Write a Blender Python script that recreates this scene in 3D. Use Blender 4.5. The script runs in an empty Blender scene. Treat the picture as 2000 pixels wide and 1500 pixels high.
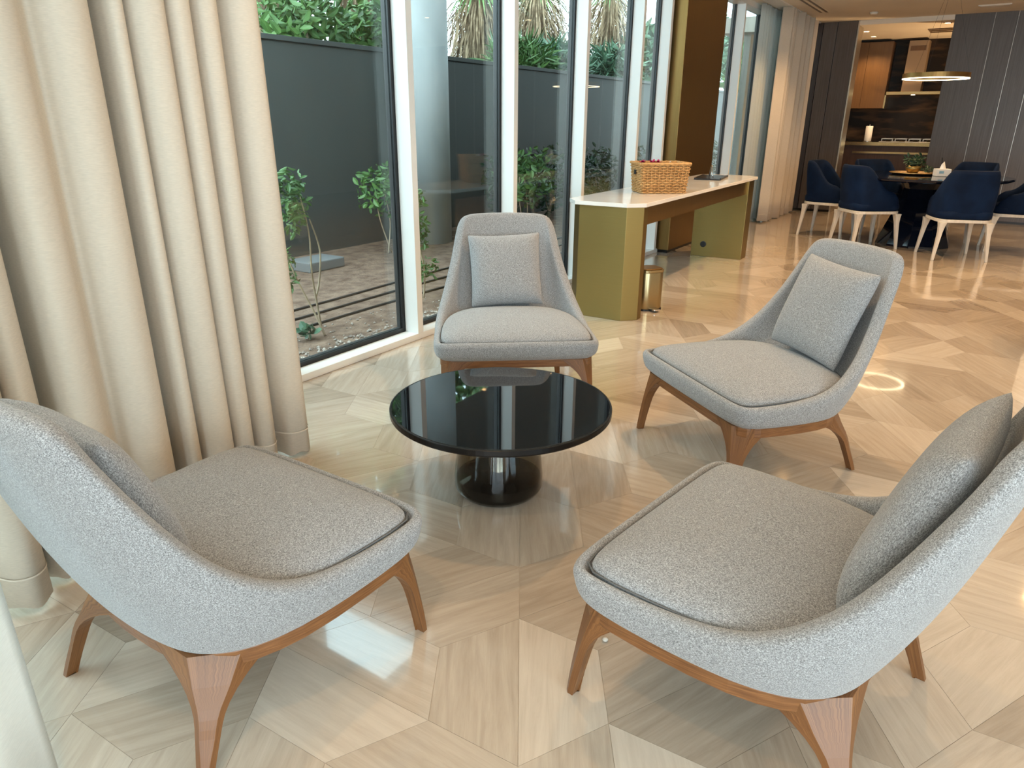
import bpy, bmesh, math, random
from mathutils import Vector, Matrix
PI = math.pi
sc = bpy.context.scene
C = sc.collection

# ------------------------------------------------------------------ camera
CAM_R = (0.546029, -0.837738, 0.006832)
CAM_U = (0.288687, 0.195807, 0.937187)
CAM_B = (-0.786455, -0.509759, 0.348761)
CAM_P = (-1.1184, -0.7000, 1.2483)
cd = bpy.data.cameras.new('camera')
cam = bpy.data.objects.new('camera', cd)
C.objects.link(cam)
cd.sensor_width = 36.0
cd.lens = 24.761
cd.clip_start = 0.05
cam.matrix_world = Matrix(((CAM_R[0], CAM_U[0], CAM_B[0], CAM_P[0]),
                           (CAM_R[1], CAM_U[1], CAM_B[1], CAM_P[1]),
                           (CAM_R[2], CAM_U[2], CAM_B[2], CAM_P[2]), (0, 0, 0, 1)))
sc.camera = cam

# ------------------------------------------------------------------ world, exposure
sc.view_settings.view_transform = 'Standard'
sc.view_settings.look = 'None'
sc.view_settings.gamma = 1.0
sc.view_settings.use_curve_mapping = False
sc.view_settings.exposure = 0.30
sc.cycles.use_denoising = True
sc.cycles.max_bounces = 8
sc.cycles.transparent_max_bounces = 12
sc.cycles.caustics_reflective = False
sc.cycles.caustics_refractive = False
sc.cycles.sample_clamp_indirect = 6.0

w = bpy.data.worlds.new('world')
sc.world = w
w.use_nodes = True
nt = w.node_tree
nt.nodes.clear()
_o = nt.nodes.new('ShaderNodeOutputWorld')
_b = nt.nodes.new('ShaderNodeBackground')
_tc = nt.nodes.new('ShaderNodeTexCoord')
_nz = nt.nodes.new('ShaderNodeTexNoise')
_nz.inputs['Scale'].default_value = 2.5
_nz.inputs['Detail'].default_value = 4
_r = nt.nodes.new('ShaderNodeValToRGB')
_r.color_ramp.elements[0].position = 0.35
_r.color_ramp.elements[0].color = (0.58, 0.82, 0.95, 1)
_r.color_ramp.elements[1].position = 0.7
_r.color_ramp.elements[1].color = (0.92, 0.98, 1.0, 1)
nt.links.new(_tc.outputs['Generated'], _nz.inputs['Vector'])
nt.links.new(_nz.outputs['Fac'], _r.inputs['Fac'])
nt.links.new(_r.outputs['Color'], _b.inputs['Color'])
_b.inputs['Strength'].default_value = 7.0
nt.links.new(_b.outputs['Background'], _o.inputs['Surface'])


def portal(name, loc, rot, sx, sy):
    l = bpy.data.lights.new(name, 'AREA')
    l.shape = 'RECTANGLE'
    l.size = sx
    l.size_y = sy
    l.cycles.is_portal = True
    o = bpy.data.objects.new(name, l)
    C.objects.link(o)
    o.location = loc
    o.rotation_euler = rot
    return o


portal('window_portal', (4.0, 2.3, 1.35), (PI / 2, 0, PI), 11.0, 2.6).rotation_euler = (-PI / 2, 0, 0)
portal('window_portal', (-3.95, -2.55, 1.3), (0, -PI / 2, 0), 2.5, 3.9)


portal('window_portal', (-2.05, -4.95, 1.25), (PI / 2, 0, 0), 3.3, 2.5)


def spot(name, loc, power, color=(1.0, 0.72, 0.42), angle=100, blend=0.6, r=0.035, aim=None):
    l = bpy.data.lights.new(name, 'SPOT')
    l.energy = power
    l.color = color
    l.spot_size = math.radians(angle)
    l.spot_blend = blend
    l.shadow_soft_size = r
    o = bpy.data.objects.new(name, l)
    C.objects.link(o)
    o.location = loc
    if aim:
        o.rotation_euler = (Vector(aim) - Vector(loc)).to_track_quat('-Z', 'Y').to_euler()
    return o


WARM = (1.0, 0.64, 0.32)
SPOTS = [  # x, y, power : ceiling downlights of the room; the weakest is added to brighten the cream curtain
    (0.75, 0.52, 36), (2.3, 0.2, 80), (3.9, 0.2, 110), (5.6, 0.2, 120), (2.3, -2.6, 60), (3.9, -2.0, 70), (5.6, -1.7, 75),
    (0.4, -2.6, 35), (-1.1, -0.2, 30), (6.6, 0.6, 90), (7.4, -2.0, 60), (8.2, 1.1, 90), (8.3, -0.9, 90), (9.4, -2.0, 60)]

# ------------------------------------------------------------------ material helpers


def mat(name, color=(0.5, 0.5, 0.5), rough=0.5, metal=0.0, **kw):
    m = bpy.data.materials.new(name)
    m.use_nodes = True
    b = m.node_tree.nodes['Principled BSDF']
    b.inputs['Base Color'].default_value = (*color, 1)
    b.inputs['Roughness'].default_value = rough
    b.inputs['Metallic'].default_value = metal
    for k, v in kw.items():
        b.inputs[k.replace('_', ' ')].default_value = v
    return m


def nd(m, t, **kw):
    n = m.node_tree.nodes.new(t)
    for k, v in kw.items():
        if k in n.inputs:
            n.inputs[k].default_value = v
        else:
            setattr(n, k, v)
    return n


def lk(m, a, b):
    m.node_tree.links.new(a, b)


def bsdf(m):
    return m.node_tree.nodes['Principled BSDF']


def noisy(m, c1, c2, scale=5.0, stretch=(1, 1, 1), detail=6, lo=0.3, hi=0.7, coord='Object', bump=0.0, bscale=None, dist=0.001):
    tc = nd(m, 'ShaderNodeTexCoord')
    mp = nd(m, 'ShaderNodeMapping')
    mp.inputs['Scale'].default_value = stretch
    lk(m, tc.outputs[coord], mp.inputs['Vector'])
    nz = nd(m, 'ShaderNodeTexNoise')
    nz.inputs['Scale'].default_value = scale
    nz.inputs['Detail'].default_value = detail
    lk(m, mp.outputs['Vector'], nz.inputs['Vector'])
    r = nd(m, 'ShaderNodeValToRGB')
    r.color_ramp.elements[0].position = lo
    r.color_ramp.elements[0].color = (*c1, 1)
    r.color_ramp.elements[1].position = hi
    r.color_ramp.elements[1].color = (*c2, 1)
    lk(m, nz.outputs['Fac'], r.inputs['Fac'])
    lk(m, r.outputs['Color'], bsdf(m).inputs['Base Color'])
    if bump:
        n2 = nz
        if bscale:
            n2 = nd(m, 'ShaderNodeTexNoise')
            n2.inputs['Scale'].default_value = bscale
            lk(m, mp.outputs['Vector'], n2.inputs['Vector'])
        bp = nd(m, 'ShaderNodeBump')
        bp.inputs['Strength'].default_value = bump
        bp.inputs['Distance'].default_value = dist
        lk(m, n2.outputs['Fac'], bp.inputs['Height'])
        lk(m, bp.outputs['Normal'], bsdf(m).inputs['Normal'])
    return m


# fabric: heather of light and dark yarns
def fabric(name, dark, mid, light, scale=420):
    m = mat(name, mid, 0.95)
    bsdf(m).inputs['Sheen Weight'].default_value = 0.25
    bsdf(m).inputs['Sheen Roughness'].default_value = 0.6
    bsdf(m).inputs['Specular IOR Level'].default_value = 0.15
    tc = nd(m, 'ShaderNodeTexCoord')
    outs = []
    for st in ((1, 0.35, 1), (0.35, 1, 0.6)):
        mp = nd(m, 'ShaderNodeMapping')
        mp.inputs['Scale'].default_value = st
        lk(m, tc.outputs['Object'], mp.inputs['Vector'])
        nz = nd(m, 'ShaderNodeTexNoise')
        nz.inputs['Scale'].default_value = scale
        nz.inputs['Detail'].default_value = 2
        lk(m, mp.outputs['Vector'], nz.inputs['Vector'])
        outs.append(nz)
    ad = nd(m, 'ShaderNodeMath', operation='ADD')
    lk(m, outs[0].outputs['Fac'], ad.inputs[0])
    lk(m, outs[1].outputs['Fac'], ad.inputs[1])
    hf = nd(m, 'ShaderNodeMath', operation='MULTIPLY')
    hf.inputs[1].default_value = 0.5
    lk(m, ad.outputs[0], hf.inputs[0])
    r = nd(m, 'ShaderNodeValToRGB')
    e = r.color_ramp.elements
    e[0].position = 0.36
    e[0].color = (*dark, 1)
    e[1].position = 0.64
    e[1].color = (*light, 1)
    k = e.new(0.5)
    k.color = (*mid, 1)
    lk(m, hf.outputs[0], r.inputs['Fac'])
    lk(m, r.outputs['Color'], bsdf(m).inputs['Base Color'])
    bp = nd(m, 'ShaderNodeBump')
    bp.inputs['Strength'].default_value = 0.5
    bp.inputs['Distance'].default_value = 0.0012
    lk(m, hf.outputs[0], bp.inputs['Height'])
    lk(m, bp.outputs['Normal'], bsdf(m).inputs['Normal'])
    return m


def wood(name, c1, c2, rough=0.4, stretch=(2, 30, 30), scale=3.0, coord='Object'):
    m = mat(name, c1, rough)
    return noisy(m, c1, c2, scale, stretch, 8, 0.35, 0.7, coord, 0.15, None, 0.0006)


M = {}
M['fabric'] = fabric('grey_heather_fabric', (0.10, 0.10, 0.103), (0.245, 0.242, 0.243), (0.46, 0.46, 0.468), 720)
M['seam'] = mat('dark_seam', (0.11, 0.11, 0.11), 0.9)
M['walnut_h'] = wood('oiled_wood_along', (0.135, 0.050, 0.015), (0.25, 0.104, 0.035), 0.4, (5, 5, 110), 3.0)
M['walnut'] = wood('oiled_wood', (0.125, 0.046, 0.014), (0.24, 0.102, 0.033), 0.4, (60, 2.2, 1), 3.0, 'UV')
M['brass'] = noisy(mat('brushed_brass', (0.33, 0.24, 0.09), 0.4, 1.0), (0.285, 0.202, 0.071), (0.295, 0.210, 0.075), 3.0, (1, 1, 60), 3)
M['bronze'] = noisy(mat('brushed_bronze', (0.42, 0.26, 0.10), 0.42, 1.0), (0.27, 0.16, 0.055), (0.31, 0.19, 0.07), 3.0, (60, 60, 1), 3)
M['white_stone'] = noisy(mat('white_marble', (0.8, 0.78, 0.75), 0.08), (0.74, 0.70, 0.66), (0.86, 0.84, 0.81), 2.5, (1, 1, 1), 8)
M['frame'] = mat('painted_aluminium', (0.80, 0.79, 0.76), 0.35)
M['black'] = mat('black_gasket', (0.008, 0.008, 0.009), 0.45)
M['plaster'] = noisy(mat('ceiling_paint', (0.76, 0.70, 0.60), 0.8), (0.74, 0.67, 0.57), (0.79, 0.72, 0.62), 2)  # white paint with the warm lamplight tint mixed into its colour
M['wallpaint'] = mat('wall_paint', (0.70, 0.66, 0.60), 0.7)
M['navy'] = noisy(mat('navy_velvet', (0.008, 0.022, 0.07), 0.75, Sheen_Weight=0.02, Specular_IOR_Level=0.12), (0.0015, 0.007, 0.024), (0.004, 0.015, 0.048), 6, (1, 1, 1), 4)
M['navy'].node_tree.nodes['Principled BSDF'].inputs['Sheen Tint'].default_value = (0.25, 0.4, 0.7, 1)
M['whitewood'] = noisy(mat('whitewashed_wood', (0.62, 0.57, 0.50), 0.45), (0.56, 0.51, 0.44), (0.68, 0.63, 0.56), 4, (10, 10, 2))
M['chrome'] = mat('polished_steel', (0.75, 0.75, 0.76), 0.08, 1.0)
M['darkglass'] = mat('black_glass', (0.003, 0.0035, 0.005), 0.02, 0.0, IOR=1.6)
M['blackrim'] = mat('black_metal_rim', (0.012, 0.010, 0.009), 0.3, 0.6)
M['blacklac'] = mat('midnight_lacquer', (0.004, 0.006, 0.014), 0.06)
M['panel'] = noisy(mat('dark_veneer', (0.085, 0.066, 0.058), 0.38), (0.07, 0.053, 0.046), (0.105, 0.085, 0.076), 2.0, (30, 30, 1), 5)
M['paneldark'] = noisy(mat('dark_walnut_veneer', (0.03, 0.014, 0.009), 0.4), (0.022, 0.010, 0.006), (0.04, 0.02, 0.013), 2.0, (30, 30, 1), 5)
M['brownlac'] = noisy(mat('brown_lacquer', (0.16, 0.085, 0.03), 0.35), (0.085, 0.042, 0.013), (0.11, 0.056, 0.018), 2.0, (20, 20, 1), 5)
M['darkmarble'] = noisy(mat('dark_brown_marble', (0.02, 0.014, 0.01), 0.35, Specular_IOR_Level=0.2), (0.008, 0.005, 0.003), (0.08, 0.045, 0.02), 1.8, (1, 1.2, 6), 10, 0.48, 0.78)
M['taupe'] = mat('taupe_metal', (0.24, 0.175, 0.115), 0.4)
M['binbrass'] = mat('satin_brass', (0.42, 0.33, 0.18), 0.3, 1.0)
M['steel'] = mat('brushed_steel', (0.6, 0.55, 0.48), 0.3, 1.0)
M['wicker'] = noisy(mat('honey_wicker', (0.50, 0.26, 0.09), 0.6), (0.46, 0.24, 0.08), (0.60, 0.34, 0.13), 25, (1, 1, 1), 3)
M['gap_shade'] = mat('weave_gap_shade', (0.12, 0.055, 0.02), 0.9)
M['pink'] = mat('magenta_petals', (0.42, 0.015, 0.09), 0.6)
M['whitepetal'] = mat('white_paper', (0.8, 0.8, 0.8), 0.6)
M['blacktray'] = mat('black_tray', (0.012, 0.013, 0.016), 0.35)
M['goldwire'] = mat('gold_wire', (0.6, 0.42, 0.2), 0.25, 1.0)
M['curtain'] = None
M['soil'] = noisy(mat('soil', (0.14, 0.09, 0.06), 0.95), (0.10, 0.055, 0.035), (0.26, 0.17, 0.12), 9, (1, 1, 1), 10, 0.3, 0.7, 'Object', 0.8, 30, 0.02)
M['gravel'] = noisy(mat('pebbles', (0.32, 0.27, 0.23), 0.8), (0.16, 0.12, 0.10), (0.55, 0.48, 0.42), 30, (1, 1, 1), 2)
M['gardenwall'] = noisy(mat('dark_render', (0.032, 0.038, 0.038), 0.75), (0.040, 0.047, 0.046), (0.056, 0.064, 0.061), 1.2, (1, 1, .3), 6)
M['concrete'] = noisy(mat('grey_concrete', (0.42, 0.45, 0.46), 0.6), (0.35, 0.39, 0.40), (0.50, 0.53, 0.54), 2.2, (1, 1, .6), 8)
M['leaf'] = noisy(mat('green_leaves', (0.07, 0.20, 0.05), 0.5), (0.02, 0.075, 0.02), (0.12, 0.24, 0.06), 3, (1, 1, 1), 3)
M['leafdark'] = noisy(mat('dark_green_leaves', (0.03, 0.09, 0.04), 0.5), (0.008, 0.03, 0.014), (0.035, 0.085, 0.035), 4, (1, 1, 1), 3)
M['leafteal'] = noisy(mat('blue_green_leaves', (0.06, 0.20, 0.13), 0.5), (0.02, 0.075, 0.035), (0.12, 0.23, 0.14), 3, (1, 1, 1), 3)
M['thatch'] = noisy(mat('dry_palm_fronds', (0.34, 0.25, 0.15), 0.85), (0.10, 0.065, 0.035), (0.36, 0.27, 0.17), 6, (1, 1, 1), 3)
M['bark'] = noisy(mat('pale_stem', (0.42, 0.32, 0.22), 0.8), (0.30, 0.22, 0.15), (0.52, 0.42, 0.30), 12)
M['soffit'] = mat('grey_soffit', (0.16, 0.17, 0.175), 0.8)
M['pipe'] = mat('black_drip_pipe', (0.015, 0.012, 0.012), 0.5)


def curtain_mat(name, c, tr):
    m = bpy.data.materials.new(name)
    m.use_nodes = True
    b = bsdf(m)
    b.inputs['Roughness'].default_value = 0.9
    b.inputs['Specular IOR Level'].default_value = 0.1
    noisy(m, tuple(v * 0.93 for v in c), tuple(min(1, v * 1.05) for v in c), 60, (1, 1, 12), 3, 0.35, 0.65, 'Object', 0.12, 400, 0.0006)
    out = m.node_tree.nodes['Material Output']
    t = nd(m, 'ShaderNodeBsdfTranslucent')
    t.inputs['Color'].default_value = (*c, 1)
    mx = nd(m, 'ShaderNodeMixShader')
    mx.inputs['Fac'].default_value = tr
    lk(m, b.outputs[0], mx.inputs[1])
    lk(m, t.outputs[0], mx.inputs[2])
    lk(m, mx.outputs[0], out.inputs['Surface'])
    return m


M['curtain'] = curtain_mat('beige_curtain_cloth', (0.70, 0.62, 0.52), 0.12)
M['curtain_white'] = curtain_mat('white_curtain_cloth', (0.90, 0.88, 0.84), 0.45)
M['sheer'] = curtain_mat('sheer_cloth', (0.75, 0.78, 0.76), 0.5)


def glass(name, tint, refl=1.0):
    """thin architectural pane: transparent body with a fresnel mirror film"""
    m = bpy.data.materials.new(name)
    m.use_nodes = True
    nn = m.node_tree.nodes
    nn.remove(bsdf(m))
    out = nn['Material Output']
    tr = nd(m, 'ShaderNodeBsdfTransparent')
    tr.inputs['Color'].default_value = (*tint, 1)
    gl = nd(m, 'ShaderNodeBsdfGlossy')
    gl.inputs['Roughness'].default_value = 0.0
    gl.inputs['Color'].default_value = (1, 1, 1, 1)
    fr = nd(m, 'ShaderNodeLayerWeight')
    fr.inputs['Blend'].default_value = 0.5
    pw = nd(m, 'ShaderNodeMath', operation='POWER')
    pw.inputs[1].default_value = 4.0
    lk(m, fr.outputs['Facing'], pw.inputs[0])
    mu = nd(m, 'ShaderNodeMath', operation='MULTIPLY_ADD')
    mu.inputs[1].default_value = 0.9 * refl
    mu.inputs[2].default_value = 0.04 * refl
    mu.use_clamp = True
    lk(m, pw.outputs[0], mu.inputs[0])
    mx = nd(m, 'ShaderNodeMixShader')
    lk(m, mu.outputs[0], mx.inputs['Fac'])
    lk(m, tr.outputs[0], mx.inputs[1])
    lk(m, gl.outputs[0], mx.inputs[2])
    lk(m, mx.outputs[0], out.inputs['Surface'])
    return m


M['pane'] = glass('window_glass', (0.90, 0.95, 0.94), 0.75)
M['smoke'] = glass('smoked_glass', (0.36, 0.34, 0.29), 0.9)


def emis(name, color, strength):
    m = bpy.data.materials.new(name)
    m.use_nodes = True
    b = bsdf(m)
    b.inputs['Base Color'].default_value = (*color, 1)
    b.inputs['Emission Color'].default_value = (*color, 1)
    b.inputs['Emission Strength'].default_value = strength
    return m


M['ledwarm'] = emis('led_light', (1.0, 0.80, 0.50), 9.0)
M['downlight'] = emis('downlight_lens', (1.0, 0.85, 0.6), 8.0)

# floor tile stone: tone attribute + grain along uv.x
ft = mat('honed_wood_vein_marble', (0.5, 0.42, 0.32), 0.12)
bsdf(ft).inputs['Coat Weight'].default_value = 0.6
bsdf(ft).inputs['Coat Roughness'].default_value = 0.035
bsdf(ft).inputs['IOR'].default_value = 1.5
_uv = nd(ft, 'ShaderNodeUVMap', uv_map='grain')
_mp = nd(ft, 'ShaderNodeMapping')
_mp.inputs['Scale'].default_value = (1.5, 19, 1)
lk(ft, _uv.outputs[0], _mp.inputs['Vector'])
_n1 = nd(ft, 'ShaderNodeTexNoise')
_n1.inputs['Scale'].default_value = 2.2
_n1.inputs['Detail'].default_value = 9
_n1.inputs['Roughness'].default_value = 0.7
_n1.inputs['Distortion'].default_value = 0.5
lk(ft, _mp.outputs[0], _n1.inputs['Vector'])
_at = nd(ft, 'ShaderNodeAttribute', attribute_name='tone')
_ad = nd(ft, 'ShaderNodeMath', operation='MULTIPLY_ADD')
_ad.inputs[1].default_value = 0.9
lk(ft, _n1.outputs['Fac'], _ad.inputs[0])
_sb = nd(ft, 'ShaderNodeMath', operation='SUBTRACT')
_sb.inputs[1].default_value = 0.45
lk(ft, _at.outputs['Fac'], _sb.inputs[0])
lk(ft, _sb.outputs[0], _ad.inputs[2])
_rr = nd(ft, 'ShaderNodeValToRGB')
_e = _rr.color_ramp.elements
_e[0].position = 0.0
_e[0].color = (0.255, 0.195, 0.145, 1)
_e[1].position = 1.0
_e[1].color = (0.63, 0.55, 0.46, 1)
_k = _e.new(0.5)
_k.color = (0.45, 0.372, 0.295, 1)
lk(ft, _ad.outputs[0], _rr.inputs['Fac'])
lk(ft, _rr.outputs['Color'], bsdf(ft).inputs['Base Color'])
M['tile'] = ft
M['grout'] = mat('tile_grout', (0.40, 0.33, 0.25), 0.6)

# ------------------------------------------------------------------ object helpers


def finish(name, me, m, parent=None, smooth=False, sub=0, bevel=0, bseg=2):
    o = bpy.data.objects.new(name, me)
    C.objects.link(o)
    if m is not None:
        me.materials.append(M[m] if isinstance(m, str) else m)
    if smooth:
        me.polygons.foreach_set('use_smooth', [True] * len(me.polygons))
    if bevel:
        b = o.modifiers.new('bevel', 'BEVEL')
        b.width = bevel
        b.segments = bseg
        b.limit_method = 'ANGLE'
        b.angle_limit = math.radians(40)
    if sub:
        s = o.modifiers.new('subdivision', 'SUBSURF')
        s.levels = sub
        s.render_levels = sub
    if parent is not None:
        o.parent = parent
    return o


def obj(name, vf, m, parent=None, **kw):
    me = bpy.data.meshes.new(name)
    me.from_pydata([tuple(v) for v in vf[0]], [], vf[1])
    me.update()
    bm = bmesh.new()
    bm.from_mesh(me)
    bmesh.ops.recalc_face_normals(bm, faces=bm.faces)
    bm.to_mesh(me)
    bm.free()
    return finish(name, me, m, parent, **kw)


def join(*vfs):
    V, F = [], []
    for v, f in vfs:
        n = len(V)
        V += [tuple(a) for a in v]
        F += [tuple(i + n for i in q) for q in f]
    return V, F


def box(x0, x1, y0, y1, z0, z1):
    V = [(x, y, z) for z in (z0, z1) for y in (y0, y1) for x in (x0, x1)]
    F = [(0, 2, 3, 1), (4, 5, 7, 6), (0, 1, 5, 4), (2, 6, 7, 3), (0, 4, 6, 2), (1, 3, 7, 5)]
    return V, F


def prism(poly, z0, z1):
    n = len(poly)
    V = [(x, y, z0) for x, y in poly] + [(x, y, z1) for x, y in poly]
    F = [tuple(range(n))[::-1], tuple(range(n, 2 * n))] + [(i, (i + 1) % n, n + (i + 1) % n, n + i) for i in range(n)]
    return V, F


def lathe(prof, n=48, cx=0, cy=0, cap=True):
    V, F = [], []
    for r, z in prof:
        for k in range(n):
            a = 2 * PI * k / n
            V.append((cx + r * math.cos(a), cy + r * math.sin(a), z))
    for i in range(len(prof) - 1):
        for k in range(n):
            a, b = i * n + k, i * n + (k + 1) % n
            F.append((a, b, b + n, a + n))
    if cap:
        if prof[0][0] > 1e-5:
            F.append(tuple(range(n))[::-1])
        if prof[-1][0] > 1e-5:
            F.append(tuple(range((len(prof) - 1) * n, len(prof) * n)))
    return V, F


def tube(pts, r, n=8):
    pts = [Vector(p) for p in pts]
    rs = r if isinstance(r, (list, tuple)) else [r] * len(pts)
    V, F = [], []
    up = None
    for i, p in enumerate(pts):
        t = (pts[min(i + 1, len(pts) - 1)] - pts[max(i - 1, 0)]).normalized()
        if up is None:
            up = t.orthogonal().normalized()
        up = (up - t * up.dot(t)).normalized()
        s = t.cross(up)
        for k in range(n):
            a = 2 * PI * k / n
            V.append(p + (up * math.cos(a) + s * math.sin(a)) * rs[i])
    for i in range(len(pts) - 1):
        for k in range(n):
            a, b = i * n + k, i * n + (k + 1) % n
            F.append((a, b, b + n, a + n))
    F.append(tuple(range(n))[::-1])
    F.append(tuple(range((len(pts) - 1) * n, len(pts) * n)))
    return V, F


def grid_faces(nu, nv, closed_u=False):
    F = []
    for j in range(nv - 1):
        for i in range(nu if closed_u else nu - 1):
            a = j * nu + i
            b = j * nu + (i + 1) % nu
            F.append((a, b, b + nu, a + nu))
    return F


def thing(name, label, cat, loc=(0, 0, 0), rz=0.0, group=None):
    o = bpy.data.objects.new(name, None)
    o.empty_display_size = 0.1
    C.objects.link(o)
    o.location = loc
    o.rotation_euler = (0, 0, rz)
    tag(o, label, cat, group)
    return o


def tag(o, label, cat, group=None):
    o['label'] = label
    o['category'] = cat
    if group:
        o['group'] = group
    return o


def struct(o):
    o['kind'] = 'structure'
    return o


def stuff(o):
    o['kind'] = 'stuff'
    return o


def rootstruct(name):
    o = bpy.data.objects.new(name, None)
    C.objects.link(o)
    o['kind'] = 'structure'
    return o


def dup(o, parent=None):
    c = o.copy()
    C.objects.link(c)
    if parent is not None:
        c.parent = parent
    for ch in list(o.children):
        dup(ch, c)
    return c


def sstep(t):
    t = max(0.0, min(1.0, t))
    return t * t * (3 - 2 * t)


def interp(tab, x):
    if x <= tab[0][0]:
        return tab[0][1]
    for (a, u), (b, v) in zip(tab, tab[1:]):
        if x <= b:
            return u + (v - u) * (x - a) / (b - a)
    return tab[-1][1]


def catmull(pts, n):
    """smooth open curve through points, n samples per segment"""
    P = [Vector(p) for p in pts]
    out = []
    for i in range(len(P) - 1):
        p0, p1, p2, p3 = P[max(i - 1, 0)], P[i], P[i + 1], P[min(i + 2, len(P) - 1)]
        for k in range(n):
            t = k / n
            out.append(0.5 * ((2 * p1) + (p2 - p0) * t + (2 * p0 - 5 * p1 + 4 * p2 - p3) * t * t + (3 * p1 - p0 - 3 * p2 + p3) * t ** 3))
    out.append(P[-1])
    return out


# ------------------------------------------------------------------ floor with hexagon marble tiles
XMIN, XMAX, YMIN, YMAX = -4.0, 10.65, -5.0, 2.02
CEIL = 2.60
floor = obj('floor', box(XMIN, 13.2, YMIN, YMAX + 0.1, -0.12, -0.0013), 'grout')
struct(floor)
S = 0.231
TH = 1.008631
ct, st_ = math.cos(TH), math.sin(TH)
rnd = random.Random(11)
campos = Vector(CAM_P)


def to_wall(x, y):
    return (x * ct + y * st_, -x * st_ + y * ct)


def visible(x, y):
    d = Vector((x, y, 0)) - campos
    zc = -d.dot(Vector(CAM_B))
    if zc < 0.3:
        return None
    u = d.dot(Vector(CAM_R)) / zc * 1375.6
    v = d.dot(Vector(CAM_U)) / zc * 1375.6
    if abs(u) > 1180 or abs(v) > 930:
        return None
    return zc


# tone of single tiles read from the photograph: (i, j, side) -> tone
KNOWN_SPLIT = {(0, 0): 0, (-1, 0): 2, (-1, 1): 1, (0, 1): 1, (1, 0): 1}
KNOWN_TONE = {(0, 0, 0): 0.55, (0, 0, 1): 0.80, (-1, 0, 0): 0.70, (-1, 0, 1): 0.88, (-1, 1, 0): 0.55, (-1, 1, 1): 0.58,
              (0, 1, 0): 0.42, (0, 1, 1): 0.45, (1, 0, 0): 0.42, (1, 0, 1): 0.36}
tiles = []
for j in range(-20, 42):
    for i in range(-50, 50):
        cx = S * 3 ** .5 * (i + 0.5 * (j % 2) + 0 * j)
        cy = S * 1.5 * j
        wx, wy = to_wall(cx, cy)
        if not (XMIN - 0.3 < wx < 13.4 and YMIN - 0.3 < wy < YMAX + 0.3):
            continue
        k = KNOWN_SPLIT.get((i, j), rnd.randrange(3))
        hexv = [(S * math.sin(PI / 3 * m_), S * math.cos(PI / 3 * m_)) for m_ in range(6)]
        ga = PI / 2 - PI / 3 * k
        for side in (0, 1):
            idx = [(k + 3 * side + q) % 6 for q in range(4)]
            # side 0 lies to the right of the diagonal, side 1 to the left
            pl = [(cx + hexv[q][0], cy + hexv[q][1]) for q in idx]
            tone = KNOWN_TONE.get((i, j, 1 - side), None)
            t_r = min(0.95, max(0.2, rnd.gauss(0.58, 0.15)))
            tone = t_r if tone is None else tone
            tiles.append((wx, wy, pl, tone, ga + rnd.gauss(0, 0.05), rnd.uniform(0, 40), rnd.uniform(0, 40)))


def inset(pl, d):
    n = len(pl)
    out = []
    for a in range(n):
        p0, p1, p2 = Vector(pl[a - 1]), Vector(pl[a]), Vector(pl[(a + 1) % n])
        e1, e2 = (p1 - p0).normalized(), (p2 - p1).normalized()
        n1, n2 = Vector((e1.y, -e1.x)), Vector((e2.y, -e2.x))
        b = (n1 + n2).normalized()
        out.append(tuple(p1 + b * d / max(0.3, b.dot(n1))))
    return out


def clip_poly(pl, ax, lim, keep_less):
    out = []
    n = len(pl)
    for a in range(n):
        p, q = pl[a], pl[(a + 1) % n]
        ip = (p[ax] <= lim) == keep_less
        iq = (q[ax] <= lim) == keep_less
        if ip:
            out.append(p)
        if ip != iq:
            t = (lim - p[ax]) / (q[ax] - p[ax])
            out.append((p[0] + (q[0] - p[0]) * t, p[1] + (q[1] - p[1]) * t))
    return out


def tile_geo(t):
    wx, wy, pl, tone, ga, ou, ov = t
    ins = inset(pl, 0.00045)
    W = [to_wall(*p) for p in ins]
    W = clip_poly(W, 1, YMAX - 0.001, True)
    W = clip_poly(W, 0, 13.1, True)
    W = clip_poly(W, 0, XMIN, False)
    W = clip_poly(W, 1, YMIN, False)
    if len(W) < 3:
        return None
    V, F = prism(W, -0.0012, 0.0)
    gw = ga - TH
    uv = [((v[0] * math.cos(gw) + v[1] * math.sin(gw)) + ou, (-v[0] * math.sin(gw) + v[1] * math.cos(gw)) + ov) for v in V]
    return V, F, uv, tone


def tile_obj(items, name):
    V, F, UV, T = [], [], [], []
    for v, f, uv, tone in items:
        n = len(V)
        V += v
        UV += uv
        T += [tone] * len(v)
        F += [tuple(i + n for i in q) for q in f]
    me = bpy.data.meshes.new(name)
    me.from_pydata(V, [], F)
    me.update()
    ul = me.uv_layers.new(name='grain')
    for lp in me.loops:
        ul.data[lp.index].uv = UV[lp.vertex_index]
    at = me.attributes.new('tone', 'FLOAT', 'POINT')
    at.data.foreach_set('value', T)
    bm = bmesh.new()
    bm.from_mesh(me)
    bmesh.ops.recalc_face_normals(bm, faces=bm.faces)
    bm.to_mesh(me)
    bm.free()
    return finish(name, me, 'tile', floor)


vis = []
rest = []
for t in tiles:
    g = tile_geo(t)
    if g is None:
        continue
    z = visible(t[0], t[1])
    (vis if z is not None else rest).append((z or 0, g))
vis.sort(key=lambda a: a[0])
for z, g in vis[:290]:
    tile_obj([g], 'tile')
stuff(tile_obj([g for z, g in vis[290:] + rest], 'far_tiles'))

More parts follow.
